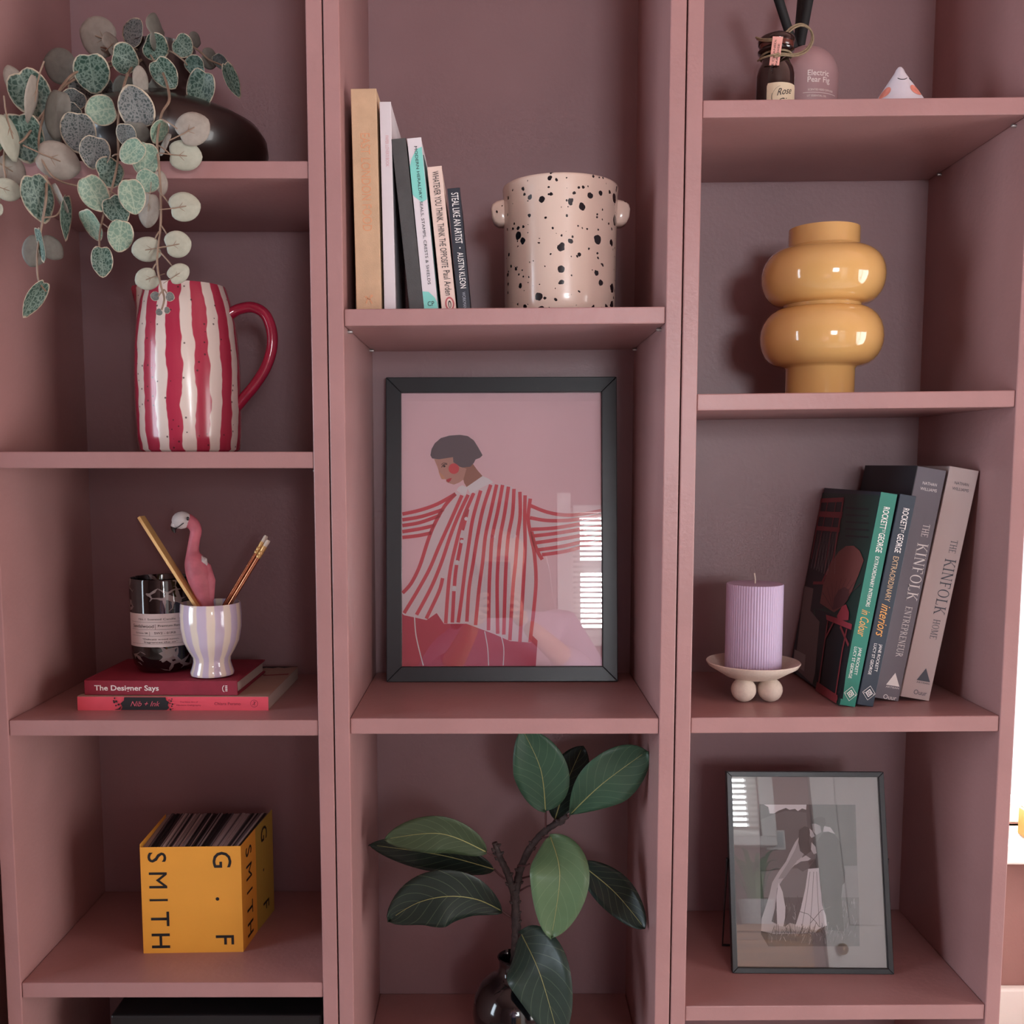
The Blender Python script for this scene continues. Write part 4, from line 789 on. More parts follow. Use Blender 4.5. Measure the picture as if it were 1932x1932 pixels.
MG = magmat('evergreen', '2C4A3A', '3B5A44'); MG2 = magmat('light_evergreen', '4E6848', '5F7A58'); MG3 = magmat('dark_evergreen', '14211C', '1C2C25'); RIB = mat('leaf_midrib', '94955F', .5)
def magleaf(base, mid, tip, hw, roll, m, wave=.05, fold=.12, peak=.5, pet=None, rib=True):
    mids = mid if isinstance(mid, list) else [mid]; P = spl([z3(*base)]+[z3(*q) for q in mids]+[z3(*tip)], 24//(len(mids)+1)); mid = mids[len(mids)//2]; n = len(P); nv = 8; vs = []; uvs = []; sc = (z3(*mid).y+BO.y-CAM.y)/FPX/2.927; W = hw*sc; ribp = []
    for i, p in enumerate(P):
        t = i/(n-1); d = (P[min(i+1, n-1)]-P[max(i-1, 0)]).normalized()
        side0 = Vector((-d.z, 0, d.x)).normalized() if abs(d.x)+abs(d.z) > 1e-4 else Vector((1, 0, 0))
        side = (side0*math.cos(roll)+Vector((0, 1, 0))*math.sin(roll)); side = (side-d*side.dot(d)).normalized(); nm = d.cross(side).normalized()
        if nm.y > 0: nm = -nm
        wd = W*(math.sin(math.pi*t**(math.log(.5)/math.log(peak)))**.82 if 0 < t < 1 else 0)
        for j in range(nv+1):
            s = j/nv*2-1
            vs.append(p+side*(wd*s)+nm*(fold*W*abs(s)**1.5*(1 if fold else 0)+wave*W*math.sin(9*t+2*s)*s*s)); uvs.append((t, j/nv))
        ribp.append(p+nm*(.0006))
    k = nv+1; M_ = len(vs); th = .0007
    fs = [(i*k+j, i*k+j+1, (i+1)*k+j+1, (i+1)*k+j) for i in range(n-1) for j in range(nv)]
    me = bpy.data.meshes.new('leaf'); me.from_pydata([tuple(v) for v in vs], [], fs); me.materials.append(m); ul = me.uv_layers.new(name='UVMap')
    for lp in me.loops: ul.data[lp.index].uv = uvs[lp.vertex_index]
    me.polygons.foreach_set('use_smooth', [True]*len(fs)); me.update()
    o = bpy.data.objects.new('leaf', me); COL.objects.link(o); o.parent = br
    so = o.modifiers.new('thickness', 'SOLIDIFY'); so.thickness = .0007; so.offset = 0
    if rib: MB().tube(ribp[:-2], [.0008*(1-.8*i/n) for i in range(n-2)], 6).build('midrib', RIB, o, smooth=True)
    if pet: MB().tube(spl([z3(*base), ((z3(*base)+z3(*pet))/2)+Vector((0, 0, -.001)), z3(*pet)], 4), .0014, 6).build('petiole', RED_PET, o, smooth=True)
magleaf((1190, 548, .122), (1262, 330, .15), (1345, 140, .17), 112, .25, MG3, pet=(1150, 598, .115))
magleaf((1140, 492, .105), (1112, 265, .085), (1012, 45, .09), 158, .15, MG, peak=.46, pet=(1140, 600, .115))
magleaf((1278, 512, .105), (1455, 345, .07), (1700, 165, .075), 160, -.1, MG, peak=.6, pet=(1250, 535, .108))
magleaf((855, 818, .11), (560, 740, .12), (165, 682, .13), 105, .15, MG3, wave=.1, pet=(915, 872, .106))
magleaf((812, 722, .09), (560, 622, .07), (250, 652, .075), 122, .2, magmat('olive_evergreen', '33442F', '425239'), peak=.5, pet=(872, 750, .1))
magleaf((895, 1046, .1), [(760, 985, .085), (600, 968, .07), (430, 1005, .07)], (272, 1100, .075), 178, .1, MG3, peak=.55, wave=.03, pet=(955, 1086, .11))
magleaf((1320, 780, .11), (1520, 945, .085), (1690, 1150, .05), 108, .2, MG3, wave=.08, pet=(1010, 870, .115))
magleaf((1168, 640, .1), (1218, 850, .055), (1172, 1196, .05), 170, -.1, MG2, peak=.5, pet=(1110, 640, .115))
magleaf((1010, 1180, .1), (1110, 1400, .045), (1215, 1760, .035), 190, -.15, magmat('deep_evergreen', '25332C', '33433A'), peak=.44, wave=.1, pet=(980, 1200, .11))  # bottom leaf in a deeper green
for q in (((1000, 938, .11), (1040, 915, .1), (1062, 912, .09)), ((985, 800, .112), (1030, 800, .105), (1050, 790, .1))): twig(list(q), .0013, .001, 'petiole', RED_PET)

# ================================================================== right bookcase, top shelf
def r1z(x): return R1+(x-.4)*.0105+.0001
def z4(a_, b_): return (1260+a_/2.875, b_/2.875)
AMB = mat('amber_glass', '1A0E0B', .06, coat=.9); nt = AMB.node_tree
c = at(1463, 150, .07); ab = thing('amber_bottle', 'small dark amber apothecary bottle with cream label and twine', 'bottle', (c.x, .07, r1z(c.x))); ao = Vector(ab.location)
def zr(y, Y): return at(1463, y, Y).z-ao.z
zs = zr(136, .07); zn = zr(128, .07); zc = zr(101, .07); zt = zr(76, .07)
MB().lathe([(0, 0), (.019, 0), (.022, .003), (.0222, zs-.006), (.021, zs+.001), (.018, zn+.002), (.0162, zn+.006), (.0158, zc-.003), (.017, zc-.002), (.0205, zc), (.021, zc+.002), (.0195, zc+.004), (0, zc+.004)], 40).build('bottle', AMB, ab, smooth=True)
CORK = mat('amber_rim', '5A2B22', .2, coat=.5)
MB().lathe([(0, zc+.0041), (.0185, zc+.0041), (.0195, zc+.006), (.0195, zt-.005), (0, zt-.005)], 36).build('stopper_neck', CORK, ab, smooth=True)
MB().lathe([(.012, zt-.006), (.0205, zt-.005), (.0213, zt-.002), (.0205, zt+.001), (.014, zt+.005), (0, zt+.0065)], 36).build('stopper', AMB, ab, smooth=True)
lb = MB(); rr2 = .02235
def cy2(a_, z, r=rr2): return (r*math.sin(a_), -r*math.cos(a_), z)
q0, q1 = R_(-40), R_(62); zl0 = .006; zl1 = zr(156, .05)
lb.add([cy2(q0+(q1-q0)*i/20, z) for z in (zl0, zl1-.003) for i in range(21)]+[cy2(q0+(q1-q0)*(.03+.94*i/20), zl1) for i in range(21)], [(k*21+i, k*21+i+1, (k+1)*21+i+1, (k+1)*21+i) for k in (0, 1) for i in range(20)])
lb.build('label', mat('cream_label', 'DCCFB2', .7), ab, smooth=True)
def wr2(a0, z, tilt=.2): return lambda x, y: Vector(cy2(R_(a0)+x/rr2, z+y+tilt*x, rr2+.0003))
text('Rose', .0075, INK, ab, (0, 0, 0), fit=.0185, shear=.35, bend=wr2(14, zl1-.0095)); text('Gin', .0075, INK, ab, (0, 0, 0), fit=.016, shear=.35, bend=wr2(12, zl1-.021))
sw = MB()
for f in (0, 1):
    pts = [(R_(10)+math.cos(t)*.62*(1 if f else .95), zl1-.016+math.sin(t)*.0125) for t in [1.9+f*.9+i*.16 for i in range(22)]]
    sw.tube([cy2(a_, z, rr2+.0002) for a_, z in pts], .0002, 4)
sw.build('label_flourish', mat('grey_flourish', '6E675C', .7), ab)
TW = mat('natural_twine', '8D7E64', .85, var=.2, vscale=300)
tw = [at(*z4(a_, b_), Y)-ao for a_, b_, Y in ((488, 330, .06), (520, 312, .05), (570, 298, .046), (620, 290, .05), (680, 295, .062), (735, 278, .065), (770, 240, .066), (782, 195, .066), (765, 150, .066), (720, 130, .066), (675, 145, .062), (640, 175, .056), (600, 205, .05), (560, 212, .05), (510, 212, .06), (478, 203, .07))]
MB().tube(spl(tw, 6), .0011, 7).build('twine', TW, ab, smooth=True)
MB().tube([p+Vector((.0012, -.001, -.0023)) for p in spl(tw[2:], 6)], .0011, 7).build('twine', TW, ab, smooth=True)
rg = [Vector((.0178*math.cos(t), .0178*math.sin(t), zc-.004-.001*math.sin(t))) for t in [i*math.pi/14 for i in range(29)]]
MB().tube(rg, .0012, 6).build('twine', TW, ab, smooth=True)
TG = mat('pink_tag', 'E3A69B', .7); cs = [at(*z4(a_, b_), Y)-ao for a_, b_, Y in ((570, 197, .047), (625, 199, .047), (603, 358, .0475), (550, 356, .0475))]
tg = MB(); bot = [cs[3]+(cs[2]-cs[3])*(i/12)+Vector((0, 0, .0012 if i % 2 else 0)) for i in range(13)]; f_ = [cs[0]]+bot+[cs[1]]; k = len(f_)
tg.add(f_+[p+Vector((0, .0006, 0)) for p in f_], [tuple(range(k)), tuple(range(2*k-1, k-1, -1))]+[(i, k+i, k+(i+1) % k, (i+1) % k) for i in range(k)]); tgo = tg.build('tag', TG, ab)
dn = (cs[3]-cs[0]).normalized(); rt = (cs[1]-cs[0]).normalized(); ctr = (cs[0]+cs[1]+cs[2]+cs[3])/4
text('THE CLEANED', .0021, INK, ab, ctr+rt*-.0022-dn*-.006, tuple(-dn), tuple(-rt) if False else tuple(Vector(dn).cross(Vector((0, 1, 0)))*-1), fit=.034, lift=.0006)
text('PARADISE', .0021, INK, ab, ctr+rt*.0022-dn*-.004, tuple(-dn), tuple(Vector(dn).cross(Vector((0, 1, 0)))*-1), fit=.024, lift=.0006)
# pink diffuser bottle with black reeds
c = at(1517, 150, .135); pd = thing('reed_diffuser', 'dome-shaped dusty pink diffuser bottle with thick black reeds', 'diffuser', (c.x, .135, r1z(c.x))); do = Vector(pd.location)
zt = at(1517, 84, .125).z-do.z; rd = .0405; hh = zt-rd*.98
prof = [(0, 0), (rd-.004, 0), (rd-.001, .002), (rd, .006)]+[(rd*math.cos(t*math.pi/2)**.9, hh+rd*.96*math.sin(t*math.pi/2)) for t in [i/12 for i in range(11)]]
MB().lathe(prof+[(.0115, zt-.001), (.0095, zt-.001), (.009, zt-.012), (0, zt-.012)], 56).build('bottle', mat('dusty_pink_glass', 'AD8F92', .35, var=.03, vscale=20), pd, smooth=True)
WT = mat('white_print', 'EDE6E4', .6)
def wr3(a0, z): return lambda x, y: Vector(((rd+.0003)*math.sin(R_(a0)+x/rd), -(rd+.0003)*math.cos(R_(a0)+x/rd), z+y))
for s, y_, h, f, ao_ in (('Electric', 137, .0062, .027, 8), ('Pear Fig', 149.5, .0062, .0285, 9), ('SCENTED REED DIFFUSER', 169, .0021, .034, 14), ('LIT ESSENTIAL OIL', 180.5, .0019, .024, 6)):
    text(s, h, WT, pd, (0, 0, 0), fit=f, bold=.012, bend=wr3(ao_, at(1517, y_, .095).z-do.z))
zz = at(1517, 175, .095).z-do.z; MB().add([((rd+.0003)*math.sin(R_(-18+4*i)), -(rd+.0003)*math.cos(R_(-18+4*i)), zz+dz) for dz in (0, .0006) for i in range(17)], [(i, i+1, 18+i, 17+i) for i in range(16)]).build('printed_rule', WT, pd)
REED = mat('black_reed', '1C2224', .7, var=.15, vscale=90)
for a_, b_, Y0, Y1 in (((680, 245), (560, -130), .13, .12), ((722, 238), (790, -140), .135, .14), ((705, 240), (740, -150), .14, .19)):
    p0 = at(*z4(*a_), Y0)-do; p1 = at(*z4(*b_), Y1)-do; MB().tube([p0+(p0-p1)*.05, p0, p1], [.0052, .0052, .0058], 12).build('reed', REED, pd, smooth=True)
# little cone with a sleeping face
c = at(1697, 150, .048); cn = thing('cone_ornament', 'small white ceramic cone with sleepy eyes and pink cheeks', 'ornament', (c.x, .048, r1z(c.x))); co = Vector(cn.location)
zt = at(1697, 126, .048).z-co.z; rb = .60*zt+.002
MB().lathe([(0, 0), (rb-.003, 0), (rb, .002), (rb-.0012, .005), (.006, zt-.0075), (.0042, zt-.0035), (.002, zt-.0008), (0, zt)], 56).build('body', mat('white_bisque', 'D5D3DC', .6, var=.02, vscale=80), cn, smooth=True)
def onc(a_, z, o_=.0003):
    r = (rb-.0012)+(.006-(rb-.0012))*(z-.005)/(zt-.0125)+o_; return Vector((r*math.sin(a_), -r*math.cos(a_), z))
def arc_eye(a0, z, w, d):
    MB().tube([onc(a0+w*(i/8-.5), z-d*(1-(2*i/8-1)**2)) for i in range(9)], .0004, 5).build('eye', INK, cn)
rot0 = R_(24); arc_eye(rot0-.52, zt-.0165, .85, .0024); arc_eye(rot0+.62, zt-.0165, .8, .0024)
for k, a_ in enumerate((-1.1, .52)):
    n = 20; zc_ = zt-.0325; ring = [onc(a_+.33*math.cos(t), zc_+.0068*math.sin(t)*(1+.25*math.sin(t)*0), .0004) for t in [2*math.pi*i/n for i in range(n)]]
    MB().add([onc(a_, zc_, .0007)]+ring, [(0, 1+i, 1+(i+1) % n) for i in range(n)]).build('cheek', mat('coral_cheek', 'E0907F', .7, var=.1, vscale=200), cn)
# ================================================================== ochre vase
vx = (.322+.4702)/2; ov = thing('ochre_vase', 'glossy ochre vase of two stacked bulbous rings with straight neck and foot', 'vase', (vx, .12, R2+(vx-.4)*.011))
VB = R2
def vz(y): return at(1551, y, .12).z-VB
def bulge(z0, z1, r0, r1, R, n=14):
    out = []; zc = (z0+z1)/2; hz = (z1-z0)/2
    for i in range(n+1):
        t = -math.pi/2+math.pi*i/n; s = math.sin(t); base = r0+(r1-r0)*(s+1)/2
        out.append((base+(R-base)*max(0, math.cos(t))**.98, zc+hz*math.copysign(abs(s)**.95, s)))
    return out
OM = mat('ochre_glaze', 'DBAE6C', .1, coat=.7, var=.02, vscale=10)
prof = [(0, 0), (.036, 0), (.0412, .0015), (.0418, .004), (.0418, vz(697))]+bulge(vz(693), vz(583), .044, .047, .0742)+bulge(vz(577), vz(470), .047, .0445, .0742)+[(.0432, vz(466)), (.0427, vz(436)), (.0424, vz(433)), (.0405, vz(432.5)), (.040, vz(440)), (.040, vz(470)), (0, vz(480))]
MB().lathe(prof, 80).build('body', OM, ov, smooth=True, auto=70)
# ================================================================== lilac pillar candle on a footed dish
cx = at(1422, 1200, .1).x; fz = .0155
dish = thing('footed_dish', 'cream stoneware dish on three ball feet carrying the lilac candle', 'dish', (cx, .1, R3+(cx-.4)*.006))
ST = mat('cream_stoneware', 'D9CBBD', .75, var=.04, vscale=300, bump=.15, bscale=500)
zrim = at(1422, 1246, .1).z-R3
MB().lathe([(0, .0245), (.018, .0245), (.034, .0285), (.047, .0365), (.0555, zrim-.006), (.0585, zrim-.001), (.0578, zrim), (.056, zrim-.001), (.048, .0435), (.0385, .038), (.0362, .0372), (0, .0372)], 64).build('bowl', ST, dish, smooth=True)
for a_ in (R_(-128), R_(-52), R_(90)):
    f = MB(); blob(f, (.0268*math.cos(a_), .0268*math.sin(a_), .0152), .0155, .0155, .0152, n=24, k=14); f.build('foot', ST, dish, smooth=True)
cd = thing('pillar_candle', 'ribbed lilac pillar candle standing on the footed dish', 'candle', (cx, .1, R3+(cx-.4)*.006+.0374))
LIL = mat('lilac_wax', 'C4B3D0', .55, sss=.15); H = at(1422, 1100, .1).z-R3-.0374; nr = 64; k = 6; vs = []; fs = []
zs_ = [0, .001, H-.0012, H]
for iz, z in enumerate(zs_):
    for i in range(nr*k):
        t = 2*math.pi*i/(nr*k); r = .0345+.0007*abs(math.sin(t*nr/2))**.7 - (.0006 if iz in (0, 3) else 0); vs.append((r*math.cos(t), r*math.sin(t), z))
n = nr*k
for j in range(3): fs += [(j*n+i, j*n+(i+1) % n, (j+1)*n+(i+1) % n, (j+1)*n+i) for i in range(n)]
fs += [tuple(range(n))[::-1], tuple(range(3*n, 4*n))]
MB().add(vs, fs).build('wax', LIL, cd, smooth=True, auto=40)
MB().tube([(0, 0, H-.001), (.0003, 0, H+.005), (-.0008, 0, H+.0105), (-.0012, 0, H+.013)], .0008, 7).build('wick', mat('cotton_wick', 'D8CDBF', .9), cd)
# ================================================================== leaning hardbacks
G3 = 'hardbacks leaning beside the lilac candle'
def z5(a_, b_): return (1260+a_/2.875, 860+b_/2.875)
def r3z(x): return R3+(x-.4)*.006+.0002
GRN = mat('green_jacket', '1F7A68', .4, var=.04, vscale=20); DKB = mat('midnight_jacket', '263341', .4, var=.05, vscale=20); GRJ = mat('slate_jacket', '6E6A72', .5, var=.03, vscale=12); BGE = mat('stone_jacket', 'B9A8A4', .5, var=.03, vscale=12); NVB = mat('dark_slate_board', '2B3036', .5)
GLD = mat('gold_foil_ink', 'E0A45C', .35, .4); GLD2 = mat('pale_gold_ink', 'C9AB86', .4, .3)
def lean(label, X, Y, roll, T, H, D, cover): return book('book', label, X, Y, r3z(X)+T*math.sin(roll), roll, T, H, D, cover, None, True, G3)
bk1 = lean('green hardback spine with orange script and a dark photo cover, next to the lilac candle', .4087, .0479, .1602, .0196, .2622, .205, DKB)
MB().box(-.00005, .01965, -.0004, .0001, 0, .2622).build('spine', GRN, bk1)
def stx(e, s, a_, b_, h, m, serif=False, **kw): return spine_text(s, e, z5(*a_), z5(*b_), h, m, serif, lift=.0006, **kw) if not serif else spine_text(s, e, z5(*a_), z5(*b_), h, m, True)
stx(bk1, 'ROCKETT', (1186, 278), (1165, 398), .0072, WINK, bold=.01); stx(bk1, 'ST', (1172, 402), (1168, 418), .0035, WINK); stx(bk1, 'GEORGE', (1163, 420), (1140, 524), .0072, WINK, bold=.01)
stx(bk1, 'EXTRAORDINARY INTERIORS', (1134, 546), (1084, 818), .0046, WINK); stx(bk1, 'in Colour', (1076, 836), (1048, 980), .0105, GLD, shear=.4)
stx(bk1, 'JANE ROCKETT', (1044, 1040), (1018, 1188), .0036, WINK); stx(bk1, 'LUCY ST GEORGE', (1018, 1036), (988, 1206), .0036, WINK)
def rsg(e, p):
    q = onface(e, *z5(*p)); b = MB(); b.v = []
    def dia(r, l, mi): b.poly([(q.x, q.z+r*1.12), (q.x+r, q.z), (q.x, q.z-r*1.12), (q.x-r, q.z)], l, mi)
    dia(.0082, 5, 0); dia(.0076, 6, 1); dia(.0046, 7, 0); dia(.0033, 8, 1); b.disc(q.x, q.z, .0019, 9, 0, 14); b.disc(q.x, q.z, .001, 10, 1, 12); b.build('publisher_mark', [WINK, GRN if e is bk1 else DKB], e)
    text('r', .0028, WINK, e, (q.x-.0058, -.0012, q.z)); text('s', .0028, WINK, e, (q.x+.0058, -.0012, q.z))
rsg(bk1, (990, 1290))
# cover photograph of a wicker chair, on the left board
cp = [mat('cov_'+n_, c_, .45) for n_, c_ in (('green', '1D3F38'), ('slate', '2A2B30'), ('red', '8C3A40'), ('wicker', '84504A'), ('dark', '1A2226'), ('pinkseat', 'A8434F'), ('wall', '7C706E'), ('wickerdark', '5E3A3C'), ('white', 'A59F9F'))]
cvb = MB()
def C5(l): return [onface(bk1, *z5(*p), 0, 0.0) for p in l]
def cpoly(l, lay, mi):
    P = C5(l); cvb.add([(-.00015*lay-.0002, p.y, p.z) for p in P], [tuple(range(len(P)))], mi)
def cstrip(l, wd, lay, mi):
    P = [Vector((p.y, p.z)) for p in C5(l)]; N = len(P); A = []; B = []
    for i in range(N):
        t = (P[min(i+1, N-1)]-P[max(i-1, 0)]).normalized(); nn = Vector((-t.y, t.x))*wd/2; A.append(P[i]+nn); B.append(P[i]-nn)
    cvb.add([(-.00015*lay-.0002, p.x, p.y) for p in A+B], [(i, i+1, N+i+1, N+i) for i in range(N-1)], mi)
cpoly([(840, 200), (1150, 214), (932, 1358), (676, 1140)], 0, 0)
cpoly([(835, 230), (955, 235), (840, 830), (790, 830), (820, 1230), (680, 1130), (745, 700), (800, 400)], 1, 1)
cpoly([(742, 706), (792, 720), (775, 840), (825, 900), (800, 1180), (786, 1240), (690, 1150)], 2, 6)
cpoly([(690, 1050), (750, 1080), (742, 1170), (682, 1130)], 3, 8)
cpoly([(800, 830), (870, 850), (1000, 930), (950, 1320), (810, 1265)], 1, 4)
for l, w_ in (([(830, 243), (957, 238)], .006), ([(822, 316), (948, 322)], .008), ([(806, 392), (935, 402)], .006), ([(955, 232), (900, 560), (838, 690)], .006), ([(836, 235), (780, 560)], .004), ([(870, 250), (800, 600)], .003), ([(915, 250), (850, 640)], .003), ([(790, 690), (850, 690)], .004)): cstrip(l, w_, 3, 2)
for i in range(7): cstrip([(780+i*14, 610+i*6), (820+i*16, 420), (800+i*18, 610+i*5)], .0012, 4, 8)
cpoly([(828, 800), (845, 700), (885, 590), (930, 520), (970, 490), (1012, 488), (1045, 516), (1066, 568), (1040, 640), (1000, 740), (955, 815), (905, 850)], 4, 3)
for i in range(9): cstrip([(900, 835), (842+26*i, 740-30*i+3.0*i*i)], .0011, 5, 7)
cpoly([(900, 838), (905, 775), (930, 730), (962, 712), (988, 728), (985, 775), (955, 815)], 6, 7)
cpoly([(862, 862), (920, 880), (1004, 915), (1000, 945), (865, 890)], 6, 5); cpoly([(922, 870), (950, 818), (972, 806), (988, 850), (985, 892), (930, 895)], 7, 5)
for l in ([(872, 895), (862, 960), (818, 1270)], [(905, 900), (860, 985)], [(975, 940), (950, 1060), (912, 1310)], [(940, 925), (985, 1030)], [(818, 1240), (925, 1320)]): cstrip(l, .004, 6, 2)
cpoly([(812, 1225), (925, 1300), (918, 1345), (804, 1275)], 5, 2)
for i in range(5): cstrip([(965, 282+i*38), (1092, 290+i*38)], .0022, 2, 4)
cvb.build('cover_print', cp, bk1)
bk2 = lean('midnight blue hardback with gold script, pressed behind the green one', .4306, .0469, .1640, .0198, .2601, .2, DKB)
stx(bk2, 'ROCKETT', (1294, 285), (1270, 400), .0072, WINK, bold=.01); stx(bk2, 'ST', (1274, 402), (1270, 418), .0035, WINK); stx(bk2, 'GEORGE', (1266, 424), (1242, 525), .0072, WINK, bold=.01)
stx(bk2, 'EXTRAORDINARY', (1236, 546), (1190, 790), .0066, GLD2); stx(bk2, 'interiors', (1186, 806), (1150, 980), .0115, GLD, shear=.4)
stx(bk2, 'JANE ROCKETT', (1154, 1022), (1128, 1170), .0036, WINK); stx(bk2, 'LUCY ST GEORGE', (1126, 1018), (1094, 1186), .0036, WINK); rsg(bk2, (1090, 1286))
bk3 = lean('thick slate grey hardback with white serif lettering', .4570, .0742, .1643, .0355, .2906, .17, GRJ)
text('NATHAN', .0036, WINK, bk3, (.0185, 0, .2715), fit=.0175); text('WILLIAMS', .0036, WINK, bk3, (.0185, 0, .2645), fit=.0205)
stx(bk3, 'THE', (1405, 372), (1390, 440), .0085, WINK, True); stx(bk3, 'KINFOLK', (1385, 476), (1320, 784), .0138, WINK, True); stx(bk3, 'ENTREPRENEUR', (1308, 818), (1254, 1090), .0085, WINK, True)
def artisan(e, p, m, mt):
    q = onface(e, *z5(*p)); b = MB(); b.poly([(q.x-.0085, q.z-.0075), (q.x+.0085, q.z-.0075), (q.x, q.z+.009)], 3); b.build('publisher_mark', m, e)
    text('ARTISAN', .002, m, e, (q.x, 0, q.z-.0098), fit=.0165); text('Ouur', .0058, m, e, (q.x-.0005, 0, q.z-.0225), fit=.0165)
artisan(bk3, (1226, 1215), WINK, GRJ)
MB().box(-.0008, 0.0, .0, .171, -.0003, .2909).build('front_board', NVB, bk3)
bk4 = lean('thick stone beige hardback with dark serif lettering', .4948, .0748, .1700, .0362, .2904, .17, BGE)
DKI = mat('slate_ink', '4A4F58', .6)
text('NATHAN', .0036, DKI, bk4, (.0185, 0, .2715), fit=.0175); text('WILLIAMS', .0036, DKI, bk4, (.0185, 0, .2645), fit=.0205)
stx(bk4, 'THE', (1556, 458), (1540, 528), .0085, DKI, True); stx(bk4, 'KINFOLK', (1533, 560), (1472, 860), .0138, DKI, True); stx(bk4, 'HOME', (1460, 888), (1438, 994), .0085, DKI, True); artisan(bk4, (1392, 1190), DKI, BGE)
# ================================================================== wedding photograph in a thin metal frame
wf = thing('photo_frame', 'thin black metal frame with a black and white wedding photograph, leaning on a wire stand', 'picture frame', (.2941, .0773, R4+.0004), (-.238, -.0034, -.0235))
WW, WH = .2059, .2543; bd = .0068
for pts in ([(0, 0), (bd, bd), (bd, WH-bd), (0, WH)], [(WW, 0), (WW, WH), (WW-bd, WH-bd), (WW-bd, bd)], [(0, 0), (WW, 0), (WW-bd, bd), (bd, bd)], [(0, WH), (bd, WH-bd), (WW-bd, WH-bd), (WW, WH)]):
    k = len(pts); MB().add([(u, 0, v) for u, v in pts]+[(u, .011, v) for u, v in pts], [tuple(range(k)), tuple(range(2*k-1, k-1, -1))]+[(i, k+i, k+(i+1) % k, (i+1) % k) for i in range(k)]).build('frame_rail', BLACKP, wf, bevel=.0006)
MB().box(bd-.001, WW-bd+.001, .002, .0035, bd-.001, WH-bd+.001).build('glass', PGL, wf)
MB().box(bd-.002, WW-bd+.002, .0062, .0095, bd-.002, WH-bd+.002).build('mount', mat('grey_mount', '9F9B9B', .8), wf)
Mi = Matrix.LocRotScale(wf.location, wf.rotation_euler, None).inverted(); foot = Mi @ atz(1363, 1783, R4+.0015); top = Vector((-.0015, .006, WH*.56))
us = [top, foot, foot+Vector((WW+.006, .002, 0)), Vector((WW+.0015, .006, WH*.56))]
MB().tube(us, .0016, 8).build('stand', BLACKP, wf, smooth=True)
def z6(a_, b_): p = onface(wf, 1260+a_/2.875, 1380+b_/2.875, 1, .006); return (p.x, p.z)
GM = [mat('mono_%02d' % v_, (v_*1.0, v_*.985, v_*1.0), .5) for v_ in (20, 66, 92, 128, 165, 205, 238)]
ph_ = MB()
def Q6(l): return [z6(*p) for p in l]
ph_.poly(Q6([(497, 395), (1018, 398), (1040, 1165), (545, 1165), (506, 1100)]), 0, 1)
ph_.poly(Q6([(520, 396), (752, 397), (750, 425), (728, 418), (705, 432), (690, 420), (660, 425), (640, 415), (600, 430), (575, 445), (552, 445), (545, 410)]), 1, 6)
ph_.poly(Q6([(499, 480), (560, 455), (640, 430), (750, 440), (765, 600), (740, 740), (505, 760)]), 1, 2)
ph_.poly(Q6([(505, 755), (640, 735), (760, 745), (860, 730), (1028, 728), (1034, 860), (1036, 960), (540, 960), (520, 900)]), 1, 3)
ph_.poly(Q6([(520, 900), (1036, 900), (1040, 1165), (545, 1165)]), 2, 2)
rnd = random.Random(11)
for i in range(230):
    x_ = 535+rnd.random()*490; y_ = 930+rnd.random()*225
    ph_.strip(Q6([(x_, y_), (x_+rnd.uniform(-14, 14), y_-rnd.uniform(14, 45))]), .0005, 3, rnd.choice((0, 1, 3, 3, 4, 5)))
ph_.poly(Q6([(712, 570), (690, 600), (660, 660), (640, 705), (600, 760), (565, 820), (552, 880), (530, 950), (508, 1015), (505, 1082), (560, 1094), (610, 1088), (640, 1060), (600, 1050), (562, 1030), (580, 960), (592, 850), (622, 805), (672, 740), (722, 690), (738, 660)]), 5, 5)
ph_.poly(Q6([(712, 575), (690, 640), (650, 715), (612, 775), (598, 800), (632, 795), (685, 720), (735, 670)]), 6, 4)
ph_.poly(Q6([(600, 818), (622, 870), (637, 955), (635, 1010), (626, 1058), (592, 1052), (588, 900)]), 6, 6)
ph_.poly(Q6([(640, 1055), (660, 1038), (700, 1048), (830, 1060), (800, 1090), (690, 1098), (560, 1098), (600, 1072)]), 5, 5)
ph_.poly(Q6([(835, 555), (872, 543), (905, 558), (935, 600), (945, 680), (960, 760), (958, 820), (946, 832), (940, 900), (948, 1000), (955, 1082), (865, 1076), (858, 1000), (838, 900), (815, 780), (770, 750), (762, 705), (800, 690), (808, 600)]), 7, 0)
ph_.poly(Q6([(760, 745), (818, 740), (825, 830), (836, 940), (856, 1000), (862, 1052), (800, 1078), (690, 1056), (720, 960), (745, 850)]), 8, 6)
for l in ([(770, 760), (752, 900), (728, 1050)], [(790, 760), (782, 900), (770, 1060)], [(806, 760), (812, 900), (822, 1060)]): ph_.strip(Q6(l), .0008, 9, 4)
ph_.poly(Q6([(735, 670), (800, 640), (808, 600), (800, 690), (765, 740), (730, 760), (700, 740)]), 7, 2); ph_.poly(Q6([(748, 672), (775, 690), (760, 700), (720, 705), (690, 725), (700, 700)]), 8, 5)
ph_.poly(Q6([(780, 500), (800, 498), (826, 512), (832, 545), (806, 562), (786, 542)]), 8, 4); ph_.poly(Q6([(776, 500), (790, 474), (820, 461), (850, 468), (858, 500), (846, 518), (822, 510), (800, 500)]), 9, 0)
ph_.poly(Q6([(764, 524), (782, 538), (796, 568), (778, 577), (765, 560)]), 9, 5); ph_.poly(Q6([(712, 535), (740, 514), (766, 520), (770, 548), (765, 600), (776, 648), (746, 672), (716, 648), (707, 600)]), 10, 0)
ph_.poly(Q6([(846, 512), (880, 520), (906, 556), (870, 543), (840, 545)]), 9, 5); ph_.poly(Q6([(778, 600), (800, 625), (806, 660), (790, 665), (775, 640)]), 9, 5)
